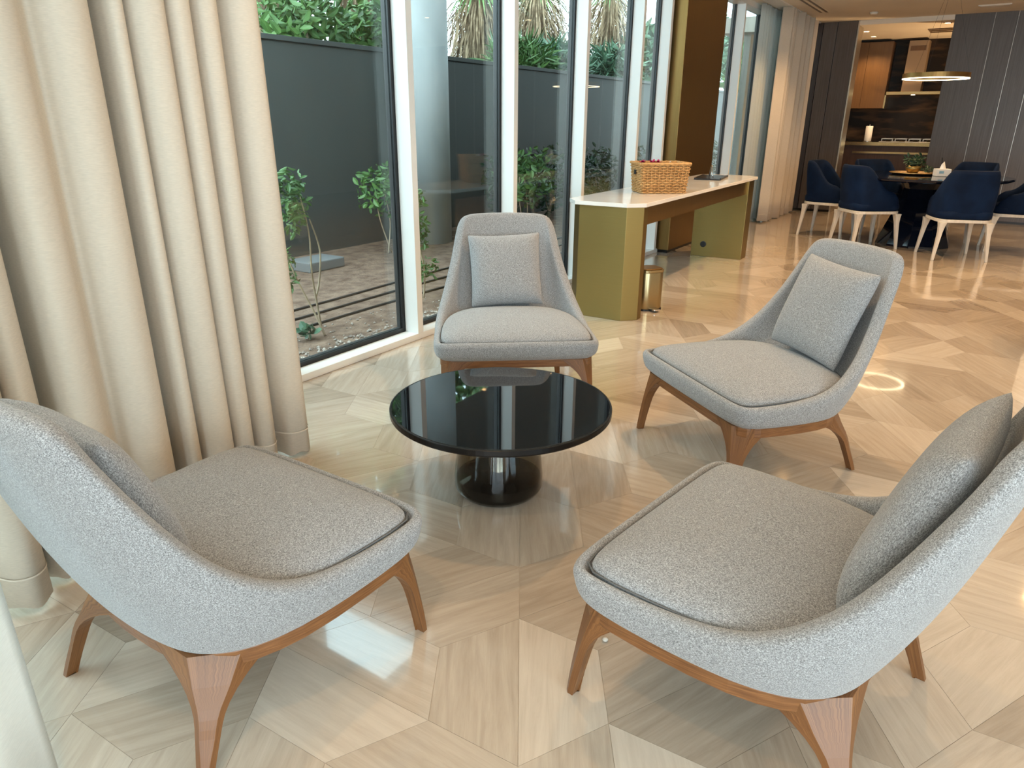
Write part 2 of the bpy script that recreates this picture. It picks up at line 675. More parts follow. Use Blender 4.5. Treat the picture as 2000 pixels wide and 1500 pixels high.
# ------------------------------------------------------------------ ceiling, walls
KX0, KX1 = 10.65, 13.0
KY0, KY1 = 0.08, 1.23
struct(obj('ceiling', box(XMIN, KX0 + 0.05, YMIN, 2.3, CEIL, CEIL + 0.15), 'plaster'))
struct(obj('ceiling_kitchen', box(KX0 + 0.05, KX1 + .1, -3.0, 3.2, 2.54, 2.75), 'plaster'))
wr = rootstruct('wall_right')   # far side of the room, glazed near the camera
obj('wall_panel', join(box(-0.4, KX0, YMIN - 0.12, YMIN, 0, CEIL), box(XMIN, -3.7, YMIN - 0.12, YMIN, 0, CEIL), box(-3.7, -0.4, YMIN - .12, YMIN, 2.55, CEIL)), 'wallpaint', wr)
for x in (-3.7, -2.05, -0.4):
    obj('mullion', box(x - .025, x + .025, YMIN - .11, YMIN - .01, 0, 2.5), 'frame', wr)
wb = rootstruct('wall_back')   # wall behind the camera with a wide window opening
obj('wall_panel', join(box(XMIN - .15, XMIN, YMIN, -4.5, 0, CEIL), box(XMIN - .15, XMIN, -0.6, 2.3, 0, CEIL),
                       box(XMIN - .15, XMIN, -4.5, 1.3, 2.55, CEIL)), 'wallpaint', wb)
for y in (-4.5, -3.2, -1.9, -0.6):
    obj('mullion', box(XMIN - .12, XMIN, y - .025, y + .025, 0, 2.55), 'frame', wb)

# window wall on the left side
FY = 2.02
win = rootstruct('window_1')
obj('sill', box(-4.0, 10.65, FY, FY + 0.10, 0.0, 0.038), 'frame', win, bevel=0.002)
obj('bottom_gasket', box(-4.0, 10.65, FY + 0.101, FY + 0.15, 0.0, 0.062), 'black', win)
obj('head_frame', box(-4.0, 10.65, FY, FY + 0.15, CEIL - 0.06, CEIL), 'frame', win)
MX = [-3.1, -2.05, -1.0, 0.02, 1.04, 2.05, 3.10, 4.10, 5.12, 5.74, 7.98, 8.98, 9.98]
for x in MX:
    obj('mullion', box(x - 0.024, x + 0.024, FY - 0.002, FY + 0.10, 0.036, CEIL - 0.05), 'frame', win, bevel=0.002)
    obj('gasket', box(x - 0.045, x + 0.024, FY + 0.1015, FY + 0.15, 0.06, CEIL - 0.05), 'black', win)
edges = [-4.0] + MX + [10.65]
for a, b in zip(edges, edges[1:]):
    if a > 5.7 and b < 8.1:
        a2 = 6.93
    else:
        a2 = a + 0.024
    obj('pane', box(a2, b - 0.045, FY + 0.112, FY + 0.122, 0.062, CEIL - 0.05), 'pane', win)

# brass clad column standing in the window line
col = rootstruct('trim_1')
obj('bronze_cladding', prism([(5.80, 1.90), (6.93, 1.90), (6.93, 2.16), (5.80, 2.16)], 0.03, CEIL), 'bronze', col, bevel=0.003)
obj('plinth', prism([(5.815, 1.915), (6.915, 1.915), (6.915, 2.15), (5.815, 2.15)], 0.0, 0.03), 'blackrim', col)

# ------------------------------------------------------------------ kitchen wall with veneer panels
wf = rootstruct('wall_far')


def vpanel(y0, y1, m, x=KX0, z0=0.03, z1=CEIL, name='panel'):
    return obj(name, box(x, x + 0.06, min(y0, y1) + 0.004, max(y0, y1) - 0.004, z0, z1), m, wf, bevel=0.002)


for a, b, m in ((1.235, 1.50, 'panel'), (1.50, 1.69, 'panel'), (1.69, 2.02, 'paneldark')):
    vpanel(a, b, m)
obj('backing', join(box(KX0 + 0.061, KX0 + 0.35, 1.235, 2.2, 0, CEIL), box(KX0 + 0.061, KX0 + 0.35, YMIN, KY0, 0, CEIL)), 'paneldark', wf)
obj('edge_trim', box(KX0 - 0.004, KX0 + 0.35, 1.215, 1.234, 0, CEIL), 'steel', wf)
ys = [KY0, -0.37, -0.62, -0.87, -1.32, -1.77, -2.22, -2.67, -3.12, -3.57, -4.02, -4.5, YMIN]
for a, b in zip(ys, ys[1:]):
    vpanel(b, a, 'panel')
    obj('joint_trim', box(KX0 - 0.002, KX0 + 0.05, b - 0.0013, b + 0.0013, 0.03, CEIL), 'steel', wf)
obj('lintel', box(KX0 - 0.0, KX0 + 0.05, KY0, 1.215, CEIL - 0.06, CEIL + 0.1), 'plaster', wf)
struct(obj('baseboard_far', join(box(KX0 + .005, KX0 + .06, YMIN, KY0, 0, .03), box(KX0 + .005, KX0 + .06, 1.235, 2.02, 0, .03)), 'blackrim'))
kw = rootstruct('wall_kitchen')
obj('marble_splashback', box(KX1, KX1 + 0.06, -1.6, 2.9, 0.0, 2.6), 'darkmarble', kw)
obj('side_wall', join(box(KX0 + 0.35, KX1, 2.8, 2.9, 0, 2.6), box(KX0 + 0.35, KX1, -1.6, -1.5, 0, 2.6)), 'wallpaint', kw)

t = thing('kitchen_counter', 'dark kitchen counter with pale steel edge below the cooker hood', 'counter', (12.4, 0.5, 0))
obj('cabinet', box(0, 0.58, -1.9, 2.2, 0.08, 0.93), 'paneldark', t)
obj('worktop', box(-0.03, 0.59, -1.9, 2.2, 0.93, 0.975), 'darkmarble', t)
obj('edge_strip', box(-0.045, -0.031, -1.9, 2.2, 0.925, 0.977), 'goldwire', t)
obj('toe_kick', box(0.06, 0.55, -1.9, 2.2, 0.0, 0.08), 'blackrim', t)
obj('drawer_strip', box(-0.018, -0.001, -1.9, 0.8, 0.80, 0.83), 'goldwire', t)

t = thing('gas_hob', 'steel gas hob with pan supports on the kitchen counter', 'hob', (12.68, 0.52, 0.975))
obj('hob_plate', box(-0.22, 0.22, -0.42, 0.42, 0.0, 0.015), 'steel', t, bevel=0.004)
for y in (-0.30, -0.10, 0.10, 0.30):
    ps = obj('pan_support', join(box(-0.2, 0.2, y - .085, y - .07, .05, .062), box(-0.2, 0.2, y + .07, y + .085, .05, .062),
                            box(-.2, -.185, y - .07, y + .07, .05, .062), box(.185, .2, y - .07, y + .07, .05, .062),
                            box(-.2, -.188, y - .085, y - .073, .014, .05), box(-.2, -.188, y + .073, y + .085, .014, .05)), 'steel', t)
    obj('burner', lathe([(0.04, 0.014), (0.045, 0.03), (0.03, 0.04), (0.0, 0.04)], 16, -0.02, y), 'blackrim', ps)

t = thing('paper_roll', 'white upright paper towel roll at the left end of the hob', 'paper roll', (12.62, 1.13, 0.975))
obj('roll', lathe([(0.02, 0.012), (0.052, 0.012), (0.055, 0.02), (0.055, 0.24), (0.052, 0.25), (0.02, 0.25)], 24), 'whitepetal', t, smooth=True)
obj('holder_rod', lathe([(0.07, 0), (0.07, 0.011), (0.008, 0.012), (0.008, 0.27), (0, 0.275)], 20), 'steel', t)

t = thing('cooker_hood', 'pale steel cooker hood with tall chimney against dark marble', 'cooker hood', (12.75, 0.53, 1.70))
hc = obj('hood_canopy', join(box(-0.25, 0.24, -0.42, 0.43, 0.0, 0.045), ), 'goldwire', t, bevel=0.003)
obj('chimney', box(-0.08, 0.24, -0.04, 0.24, 0.045, 0.798), 'taupe', t, bevel=0.003)
obj('chimney_vent', box(-0.085, -0.081, -0.01, 0.21, 0.65, 0.72), 'brownlac', t)
obj('lamp_lens', lathe([(0.0, -0.004), (0.03, -0.004), (0.03, 0.0)], 16, -0.12, 0.05), 'downlight', hc)

t = thing('wall_cabinet', 'brown lacquered wall cabinet left of the cooker hood', 'cabinet', (12.62, 1.25, 1.50))
obj('cabinet_body', box(0.02, 0.37, -0.26, 0.44, 0.0, 0.998), 'brownlac', t)
for y0, y1 in ((-0.26, 0.088), (0.092, 0.44)):
    obj('door', box(0, 0.018, y0, y1, 0.0, 0.996), 'brownlac', t, bevel=0.002)
obj('edge_strip', box(0.0, 0.37, -0.285, -0.262, 0.0, 0.2), 'goldwire', t)

# ------------------------------------------------------------------ ceiling fittings
for i, (x0, x1, y, lab) in enumerate(((7.9, 9.6, 1.49, 'long slotted air vent in ceiling beside far curtain'),)):
    t = thing('ceiling_vent', lab, 'vent', (0, 0, CEIL))
    vf_ = obj('vent_frame', box(x0, x1, y - .06, y + .06, -0.004, 0.0), 'plaster', t)
    for k in range(3):
        obj('slat', box(x0 + .02, x1 - .02, y - .05 + .036 * k, y - .022 + .036 * k, -0.007, -0.0045), 'brownlac' if k != 1 else 'plaster', vf_)
t = thing('access_panel', 'slim pale rectangular vent in ceiling near the right wall panels', 'vent', (10.0, -0.36, CEIL))
obj('vent_frame', box(-0.1, 0.1, -0.17, 0.17, -0.012, 0.0), 'plaster', t)
obj('slat', box(-0.08, 0.08, -0.15, 0.15, -0.016, -0.0125), 'wallpaint', t)
t = thing('smoke_detector', 'small round ceiling detector before the kitchen opening', 'detector', (9.9, 0.95, CEIL))
obj('detector_body', lathe([(0, -0.03), (0.035, -0.03), (0.05, -0.012), (0.05, 0)], 24), 'plaster', t, smooth=True)
t = thing('kitchen_air_grille', 'slotted grille in the kitchen ceiling beside a downlight', 'vent', (11.7, 0.25, 2.54))
for k in range(3):
    obj('slat', box(-.15 + .2 * k, -.05 + .2 * k, -.25, .2, -0.008, 0), 'brownlac', t)
kspots = [(11.45, 1.24), (12.2, 1.24), (10.95, 0.17)]
klab = ['lit downlight nearest the left panels in kitchen ceiling', 'lit downlight above the brown wall cabinet', 'lit kitchen downlight beside right wall panels']
for (x, y), lab in zip(kspots, klab):
    t = thing('downlight', lab, 'downlight', (x, y, 2.54), 0, 'kitchen ceiling downlights')
    bz = obj('bezel', lathe([(0.035, -0.001), (0.037, -0.006), (0.05, -0.004), (0.052, 0)], 24, cap=False), 'frame', t)
    obj('lens', lathe([(0, -0.002), (0.034, -0.002)], 24), 'downlight', bz)
    spot('kitchen_downlight_beam', (x, y, 2.52), 55, WARM, 130)
for x, y, pw in SPOTS:
    t = thing('ceiling_spotlight', 'small round downlight in the living room ceiling', 'downlight', (x, y, CEIL), 0, 'living room ceiling downlights')
    bz = obj('bezel', lathe([(0.035, -0.001), (0.037, -0.006), (0.05, -0.004), (0.052, 0)], 24, cap=False), 'frame', t)
    obj('lens', lathe([(0, -0.002), (0.034, -0.002)], 24), 'downlight', bz)
    spot('downlight_beam', (x, y, CEIL - 0.02), pw, WARM, 125, 0.8, 0.04)
spot('kitchen_ceiling_fill', (11.6, -0.9, 1.1), 130, WARM, 150, 0.8, 0.1, (11.7, 0.3, 2.5))  # unseen lamp added to brighten the kitchen ceiling, no fitting built
spot('hood_beam', (12.62, 0.58, 1.68), 7, WARM, 140, 0.5, 0.02)

# ------------------------------------------------------------------ curtains


def curtain(name, label, ppath, z0, z1, m, hem=True, thick=0.003, parent=None, ruled=None):
    """ppath: list of plan points; ruled: optional list of plan points at the top"""
    nz = 10
    n = len(ppath)
    V = []
    for k in range(nz):
        f = k / (nz - 1)
        z = z0 + (z1 - z0) * f
        for i, (x, y) in enumerate(ppath):
            if ruled:
                x = x * (1 - f) + ruled[i][0] * f
                y = y * (1 - f) + ruled[i][1] * f
            zz = z + (0.006 * math.sin(i * 0.9) + 0.006 if k == 0 else 0)
            V.append((x, y, zz))
    F = grid_faces(n, nz)
    t = thing(name, label, 'curtain')
    o = obj('cloth', (V, F), m, t, smooth=True)
    s = o.modifiers.new('solid', 'SOLIDIFY')
    s.thickness = thick
    if hem:
        V2 = []
        for zz in (z0 + 0.095, z0 + 0.1):
            for i in range(n):
                x, y = ppath[i]
                a = ppath[max(i - 1, 0)]
                b = ppath[min(i + 1, n - 1)]
                tx, ty = b[0] - a[0], b[1] - a[1]
                L = math.hypot(tx, ty) or 1
                V2.append((x + ty / L * 0.0022 * hem, y - tx / L * 0.0022 * hem, zz))
        obj('hem_stitch', (V2, grid_faces(n, 2)), m, o, smooth=True)
    return t


def folds(x0, x1, y, widths, depth, seed, over=0.35, n=10):
    r = random.Random(seed)
    pts = []
    x = x0
    sgn = 1 if x1 > x0 else -1
    wi = 0
    while (x1 - x) * sgn > 0.01:
        wd = widths[wi % len(widths)]
        wi += 1
        dp = depth * (0.7 + 0.6 * r.random())
        for k in range(n):
            u = k / n
            px = x + sgn * wd * (u - over * math.sin(4 * PI * u) / (2 * PI))
            py = y - dp * 0.5 * (1 - math.cos(2 * PI * u)) 
            pts.append((px, py))
        x += sgn * wd
    pts.append((x, y))
    return pts


p1 = [(0.56, 1.47), (0.60, 1.44), (0.605, 1.395), (0.575, 1.36), (0.53, 1.362), (0.50, 1.39), (0.485, 1.45), (0.478, 1.50), (0.465, 1.44), (0.445, 1.385), (0.41, 1.352), (0.375, 1.36),
      (0.362, 1.40), (0.358, 1.46), (0.348, 1.41), (0.325, 1.35), (0.285, 1.335), (0.262, 1.36), (0.258, 1.41), (0.245, 1.355), (0.21, 1.315), (0.165, 1.318), (0.14, 1.355), (0.132, 1.42), (0.12, 1.36), (0.10, 1.33), (0.075, 1.33), (0.065, 1.37), (0.06, 1.52),
      (0.04, 1.50), (0.03, 1.40), (0.01, 1.335), (-0.04, 1.30), (-0.09, 1.31), (-0.115, 1.345), (-0.135, 1.365), (-0.165, 1.33), (-0.20, 1.285), (-0.245, 1.27), (-0.275, 1.29), (-0.285, 1.36), (-0.29, 1.48), (-0.31, 1.45),
      (-0.325, 1.36), (-0.345, 1.31), (-0.385, 1.285), (-0.41, 1.31), (-0.415, 1.37), (-0.425, 1.31), (-0.445, 1.245), (-0.485, 1.215), (-0.525, 1.235), (-0.545, 1.29)]
p1 = [tuple(v) for v in catmull([(a, b) + (0,) for a, b in p1], 4)]
p1 = [(v[0], v[1]) for v in p1]
p1t = [(0.03 + (x - 0.03) * 0.97, 1.42 + (y - 1.38) * 0.85) for x, y in p1]
curtain('curtain', 'long beige pleated curtain behind the left lounge chair', p1, 0.012, 2.584, 'curtain', -1, ruled=p1t)
p2 = folds(-0.742, -1.7, 0.585, [0.20, 0.16], 0.03, 4, over=0.1)
p2 = [(x, y + (x + .742) * 0.5) for x, y in p2]
p2t = [(x - 0.02, y + 0.04) for x, y in p2]
curtain('curtain', 'pale cream curtain at the lower left corner nearest the camera', p2, 0.012, 2.584, 'curtain_white', False, ruled=p2t)
p3 = folds(8.75, 10.35, 1.80, [0.21, 0.12, 0.16, 0.25, 0.14], 0.12, 9)
curtain('curtain', 'beige floor length curtain beside the dark far wall panels', p3, 0.012, 2.584, 'curtain', 1)
p4 = folds(8.35, 9.4, 1.95, [0.09, 0.12, 0.07], 0.05, 12)
curtain('sheer_curtain', 'pale sheer curtain hanging between the glass and far curtain', p4, 0.012, 2.584, 'sheer', False, thick=0.002)
obj_t = thing('curtain_track', 'slim curtain track recess along the ceiling above the window wall', 'curtain track')
obj('rail', box(-3.9, 10.6, 1.72, 1.90, CEIL - 0.012, CEIL), 'frame', obj_t)
# ------------------------------------------------------------------ lounge chairs
RIM = [  # half outline of the rim, from front centre to back centre: x, y, z, thickness
    (0.330, 0.00, 0.355, 0.027), (0.330, 0.16, 0.355, 0.027), (0.329, 0.275, 0.355, 0.027), (0.321, 0.330, 0.354, 0.027),
    (0.294, 0.357, 0.351, 0.028), (0.240, 0.364, 0.348, 0.031), (0.142, 0.363, 0.347, 0.034), (0.038, 0.362, 0.352, 0.038),
    (-0.066, 0.360, 0.371, 0.045), (-0.150, 0.344, 0.414, 0.049), (-0.222, 0.321, 0.478, 0.051), (-0.276, 0.297, 0.557, 0.052), (-0.320, 0.273, 0.642, 0.052),
    (-0.364, 0.255, 0.738, 0.052), (-0.397, 0.238, 0.794, 0.052), (-0.421, 0.195, 0.812, 0.052), (-0.434, 0.10, 0.816, 0.052), (-0.437, 0.0, 0.817, 0.052)]
BOT = [  # bottom outline, matching
    (0.308, 0.00, 0.266), (0.308, 0.15, 0.266), (0.306, 0.262, 0.266), (0.297, 0.315, 0.266), (0.270, 0.341, 0.264), (0.215, 0.350, 0.261),
    (0.125, 0.348, 0.256), (0.03, 0.341, 0.251), (-0.05, 0.328, 0.246), (-0.105, 0.310, 0.242), (-0.147, 0.290, 0.239), (-0.182, 0.264, 0.236),
    (-0.208, 0.234, 0.234), (-0.228, 0.199, 0.232), (-0.241, 0.158, 0.231), (-0.249, 0.108, 0.230), (-0.253, 0.055, 0.230), (-0.254, 0.0, 0.230)]


def full(tab):
    """mirror a half outline into a closed ring, left side first"""
    L = list(tab)
    Rr = [(p[0], -p[1]) + tuple(p[2:]) for p in tab[1:-1]][::-1]
    return L + Rr


def shell_mesh():
    rim, bot = full(RIM), full(BOT)
    n = len(rim)
    rows = [[] for _ in range(13)]
    for i in range(n):
        a, b = rim[(i - 1) % n], rim[(i + 1) % n]
        tx, ty = b[0] - a[0], b[1] - a[1]
        L = math.hypot(tx, ty)
        nx, ny = -ty / L, tx / L   # outward? fixed below
        c = rim[i]
        if nx * c[0] + ny * c[1] < 0:
            nx, ny = -nx, -ny
        R = Vector(c[:3])
        B = Vector(bot[i][:3])
        N = Vector((nx, ny, 0))
        th = c[3]
        hgt = R.z - B.z
        back = sstep((hgt - 0.12) / 0.35)
        bulge = 0.012 + 0.010 * back
        inn = B - N * 0.05
        rows[0].append(inn)
        rows[1].append(B - N * 0.012)
        rows[2].append(B + Vector((0, 0, 0.014)) + N * 0.004)
        for q, f in ((3, 0.25), (4, 0.5), (5, 0.75)):
            rows[q].append(B.lerp(R, f) + N * bulge * 4 * f * (1 - f) * (1.15 - 0.4 * f))
        rows[6].append(R + Vector((0, 0, -0.014)) + N * 0.003)
        rows[7].append(R - N * th * 0.22 + Vector((0, 0, 0.004)))
        rows[8].append(R - N * th * 0.78 + Vector((0, 0, 0.003)))
        # inner wall follows down to just under the cushion
        zb = 0.30
        Bi = Vector((bot[i][0], bot[i][1], zb)) - N * 0.022
        rows[9].append(R - N * (th + 0.001) + Vector((0, 0, -0.014)))
        Ri = R - N * (th + 0.003) + Vector((0, 0, -0.03))
        Bi.z = min(Bi.z, Ri.z - 0.012)
        f1 = 0.45
        rows[10].append(Ri.lerp(Bi, f1) + N * (0.03 * back))
        rows[11].append(Ri.lerp(Bi, 0.85) + N * (0.02 * back))
        rows[12].append(Bi - N * 0.06 + Vector((0, 0, -0.005)))
    V = [v for r in rows for v in r]
    F = grid_faces(n, 13, True)
    F.append(tuple(range(n))[::-1])
    F.append(tuple(range(12 * n, 13 * n)))
    return V, F


def ring_inset(tab, d):
    r = full(tab)
    n = len(r)
    out = []
    for i in range(n):
        a, b = r[(i - 1) % n], r[(i + 1) % n]
        tx, ty = b[0] - a[0], b[1] - a[1]
        L = math.hypot(tx, ty)
        nx, ny = ty / L, -tx / L
        if nx * r[i][0] + ny * r[i][1] < 0:
            nx, ny = -nx, -ny
        out.append((r[i][0] - nx * d, r[i][1] - ny * d))
    return out


CUSH = [(0.301, 0.0), (0.301, 0.15), (0.299, 0.264), (0.290, 0.311), (0.263, 0.332), (0.20, 0.337), (0.11, 0.334), (0.02, 0.328),
        (-0.06, 0.316), (-0.125, 0.298), (-0.175, 0.272), (-0.212, 0.236), (-0.238, 0.185), (-0.252, 0.10), (-0.256, 0.0)]


def cushion_mesh():
    ring = full([c + (0,) for c in CUSH])
    n = len(ring)
    rows = []
    for s_, z in ((0.96, 0.300), (0.985, 0.325), (0.998, 0.342), (0.996, 0.356), (0.972, 0.368), (0.90, 0.380), (0.75, 0.393), (0.52, 0.402), (0.26, 0.406), (0.08, 0.4065)):
        rows.append([(0.0 + x * s_, y * s_, z) for x, y, _ in ring])
    V = [v for r in rows for v in r]
    F = grid_faces(n, len(rows), True)
    F.append(tuple(range(n))[::-1])
    F.append(tuple(range((len(rows) - 1) * n, len(rows) * n)))
    return V, F


def leg_mesh(fx, fy, tx, ty, zt, sx, sy, wt=0.13, cham=0.045, ext=1.0):
    """leg from foot (fx,fy,0) to outer corner (tx,ty,zt); sx,sy signs toward outside.  L shaped at the top, square at the foot"""
    rows = []
    nz = 14
    for k in range(nz):
        f = k / (nz - 1)
        z = zt * f
        # outer edge: gentle sabre curve
        ox = fx + (tx - fx) * f
        oy = fy + (ty - fy) * f
        g = max(0.0, (f - 0.45) / 0.55)
        t = 0.022 + 0.012 * f
        wx = t + 0.022 * f + (wt - 0.03) * (g ** 2.4)
        wy = t + 0.022 * f + (wt - 0.03) * (g ** 2.4)
        tt = t + 0.004
        c = 0.008 + cham * (f ** 1.6)
        c = min(c, wx * 0.6, wy * 0.6)
        i = tt
        P = [(c, 0), (wx, 0), (wx, i), (max(i, c * 0.7), max(i, c * 0.7)), (i, wy), (0, wy), (0, c)]
        rows.append([(ox - sx * px, oy - sy * py, z) for px, py in P])
    V = [v for r in rows for v in r]
    n = 7
    F = grid_faces(n, nz, True)
    F.append(tuple(range(n))[::-1])
    F.append(tuple(range((nz - 1) * n, nz * n)))
    return V, F


def leg_uv(o, seed):
    me = o.data
    ul = me.uv_layers.new(name='grain')
    acc = (0, .09, .12, .15, .18, .27, .33)
    for lp in me.loops:
        v = lp.vertex_index
        ul.data[lp.index].uv = (acc[v % 7] + seed, me.vertices[v].co.z)


def apron_mesh():
    o = ring_inset([(b[0], b[1]) for b in BOT], 0.010)
    i_ = ring_inset([(b[0], b[1]) for b in BOT], 0.038)
    zz = [p[2] for p in full(BOT)]
    n = len(o)
    V = []
    for ring, dz in ((o, -0.031), (o, 0.005), (i_, 0.005), (i_, -0.031)):
        V += [(x, y, z + dz) for (x, y), z in zip(ring, zz)]
    F = grid_faces(n, 4, True) + [(3 * n + i, 3 * n + (i + 1) % n, (i + 1) % n, i) for i in range(n)]
    return V, F


def make_lounge(label):
    t = thing('lounge_chair', label, 'chair', (0, 0, 0), 0, 'grey lounge chairs around the round table')
    obj('shell', shell_mesh(), 'fabric', t, smooth=True, sub=2)
    cu = obj('seat_cushion', cushion_mesh(), 'fabric', t, smooth=True, sub=1)
    w_ = ring_inset([(c[0], c[1]) for c in CUSH], -0.001)
    # slim dark welt between cushion and shell
    pts = [(x, y, 0.352) for x, y in w_]
    obj('piping', tube(pts + [pts[0]], 0.0022, 6), 'seam', cu, smooth=True)
    obj('apron', apron_mesh(), 'walnut_h', t, bevel=0.003)
    for sy in (1, -1):
        leg_uv(obj('leg', leg_mesh(0.320, sy * 0.340, 0.299, sy * 0.336, 0.268, 1, sy, 0.12, 0.040), 'walnut', t, bevel=0.003), 3 + sy)
        leg_uv(obj('leg', leg_mesh(-0.302, sy * 0.282, -0.238, sy * 0.262, 0.236, -1, sy, 0.20, 0.066), 'walnut', t, bevel=0.003), 8 + sy)
    return t


def pillow_mesh(w_=0.40, th=0.058):
    n = 14
    V, F = [], []
    top, bot_ = {}, {}
    for a in range(n + 1):
        for b in range(n + 1):
            u, v = 2 * a / n - 1, 2 * b / n - 1
            # edges pulled in between the corners
            px = u * (1 - 0.055 * (1 - v * v)) * w_ / 2
            py = v * (1 - 0.055 * (1 - u * u)) * w_ / 2
            h = th * ((1 - u ** 4) * (1 - v ** 4)) ** 0.55
            h *= 1 - 0.10 * math.sin(3 * u + 1) * v
            top[a, b] = len(V)
            V.append((px, py, h))
            if a in (0, n) or b in (0, n):
                bot_[a, b] = top[a, b]
            else:
                bot_[a, b] = len(V)
                V.append((px, py, -h * 0.85))
    for a in range(n):
        for b in range(n):
            F.append((top[a, b], top[a + 1, b], top[a + 1, b + 1], top[a, b + 1]))
            F.append((bot_[a, b], bot_[a, b + 1], bot_[a + 1, b + 1], bot_[a + 1, b]))
    return V, F


CH = [  # x, y, facing deg, chair label, pillow label, pillow (local x, z, lean deg, roll deg, y shift)
    (1.585, 1.055, 218.3, 'grey lounge chair directly behind the black table, facing the camera, by the window',
     'square grey pillow on the chair beside the window, facing the camera', (-0.285, 0.560, 19, 2, -0.01, 0.94)),
    (1.587, -0.083, 141.4, 'grey lounge chair right of the black table, turned toward the curtain, near brass bin',
     'square light grey pillow on the chair right of the table', (-0.285, 0.572, 19, -3, 0.02, 1.0)),
    (-0.282, 0.645, -0.7, 'grey lounge chair at lower left with its back to the camera, beside the beige curtain',
     'grey pillow half hidden behind the left chair backrest', (-0.280, 0.560, 20, 0, 0.0, 1.0)),
    (0.3275, -0.470, 81.4, 'grey lounge chair at lower right, seen from its side, nearest the right edge',
     'large grey pillow on the lower right chair', (-0.285, 0.578, 20, 0, 0.0, 1.06))]
first = make_lounge(CH[0][3])
pill = obj('pillow', pillow_mesh(), 'fabric', smooth=True, sub=1)
for k, (x, y, a, lab, plab, (px, pz, lean, roll, ysh, psc)) in enumerate(CH):
    c = first if k == 0 else dup(first)
    c['label'] = lab
    c.location = (x, y, 0)
    c.rotation_euler = (0, 0, math.radians(a))
    q = pill if k == 0 else dup(pill)
    tag(q, plab, 'pillow', 'grey pillows on the lounge chairs')
    # pillow face normal points along chair +x, leaning back
    m4 = Matrix.Translation((x, y, 0)) @ Matrix.Rotation(math.radians(a), 4, 'Z') @ Matrix.Translation((px + 0.03, ysh, pz)) \
        @ Matrix.Rotation(math.radians(90 - lean), 4, 'Y') @ Matrix.Rotation(math.radians(roll), 4, 'Z') @ Matrix.Diagonal((psc, psc, 1.0 if psc < 1.1 else 1.1, 1))
    q.matrix_world = m4

# ------------------------------------------------------------------ round black table on a smoked glass base
t = thing('coffee_table', 'round black glass coffee table on a smoked glass base between the lounge chairs', 'table', (0.757, 0.57, 0))
tt = obj('tabletop', lathe([(0, 0.338), (0.368, 0.338), (0.368, 0.3515), (0.3665, 0.353), (0, 0.353)], 96, -0.03, -0.03), 'darkglass', t)
obj('rim', lathe([(0.3685, 0.332), (0.374, 0.332), (0.3755, 0.335), (0.3755, 0.350), (0.374, 0.352), (0.3685, 0.352)], 96, -0.03, -0.03, False), 'blackrim', tt)
obj('underside', lathe([(0, 0.328), (0.3683, 0.328), (0.3683, 0.3375), (0, 0.3375)], 96, -0.03, -0.03), 'blackrim', t)
obj('glass_base', lathe([(0, 0.004), (0.13, 0.004), (0.150, 0.012), (0.158, 0.030), (0.158, 0.07), (0.152, 0.13), (0.143, 0.20), (0.134, 0.27), (0.130, 0.322)], 64, cap=False), 'smoke', t, smooth=True)
obj('base_disc', lathe([(0, 0.0), (0.135, 0.0), (0.148, 0.01), (0.153, 0.03), (0.151, 0.06), (0.11, 0.075), (0, 0.08)], 64), 'darkglass', t)
obj('stem', lathe([(0, 0.076), (0.040, 0.076), (0.036, 0.085), (0.034, 0.27), (0.040, 0.30), (0.06, 0.3275), (0, 0.3275)], 40), 'chrome', t, smooth=True)
# ------------------------------------------------------------------ brass counter with white stone top
CA = math.radians(1.6)
t = thing('console_counter', 'long brass desk with white marble top beside the window wall', 'counter', (3.12, 1.10, 0), CA)
obj('stone_top', prism([(-0.03, 0.075), (0.065, -0.02), (2.97, -0.02), (3.07, 0.08), (3.07, 0.45), (2.98, 0.54), (0.09, 0.54), (-0.03, 0.44)], 0.745, 0.77), 'white_stone', t, bevel=0.002)
obj('end_leg', prism([(0.0, 0.085), (0.085, 0.0), (0.15, 0.0), (0.15, 0.5), (0.09, 0.5), (0.0, 0.42)], 0.0, 0.744), 'brass', t, bevel=0.002)
obj('end_leg', prism([(2.74, 0.0), (2.93, 0.0), (3.02, 0.09), (3.02, 0.42), (2.94, 0.5), (2.74, 0.5)], 0.0, 0.744), 'brass', t, bevel=0.002)
obj('apron_rail', box(0.151, 2.739, 0.02, 0.04, 0.62, 0.744), 'bronze', t)
obj('cable_grommet', lathe([(0.0, 0.0), (0.03, 0.0), (0.03, 0.004), (0.022, 0.006), (0.0, 0.006)], 24), 'black', t).matrix_local = Matrix.Translation((2.739, 0.38, 0.12)) @ Matrix.Rotation(-PI / 2, 4, 'Y')

t = thing('pedal_bin', 'small brass pedal bin standing under the near end of the counter', 'bin', (3.55, 1.18, 0), math.radians(-35))


def rrect(w_, d_, r, n=5):
    out = []
    for cx, cy, a0 in ((w_ / 2 - r, d_ / 2 - r, 0), (-w_ / 2 + r, d_ / 2 - r, 90), (-w_ / 2 + r, -d_ / 2 + r, 180), (w_ / 2 - r, -d_ / 2 + r, 270)):
        for k in range(n + 1):
            a = math.radians(a0 + 90 * k / n)
            out.append((cx + r * math.cos(a), cy + r * math.sin(a)))
    return out


obj('foot_ring', prism(rrect(.185, .165, .05), 0, 0.012), 'black', t)
obj('bin_body', prism(rrect(.185, .165, .06, 10), 0.012, 0.27), 'binbrass', t, smooth=True, bevel=0.002)
obj('lid_rim', prism(rrect(.188, .168, .054), 0.2705, 0.288), 'binbrass', t, bevel=0.003)
obj('lid', prism(rrect(.165, .145, .045), 0.288, 0.296), 'bronze', t, bevel=0.004)
obj('pedal', prism([(-0.03, -0.083), (0.03, -0.083), (0.03, -0.13), (0.02, -0.14), (-0.02, -0.14), (-0.03, -0.13)], 0.012, 0.022), 'chrome', t, bevel=0.002)

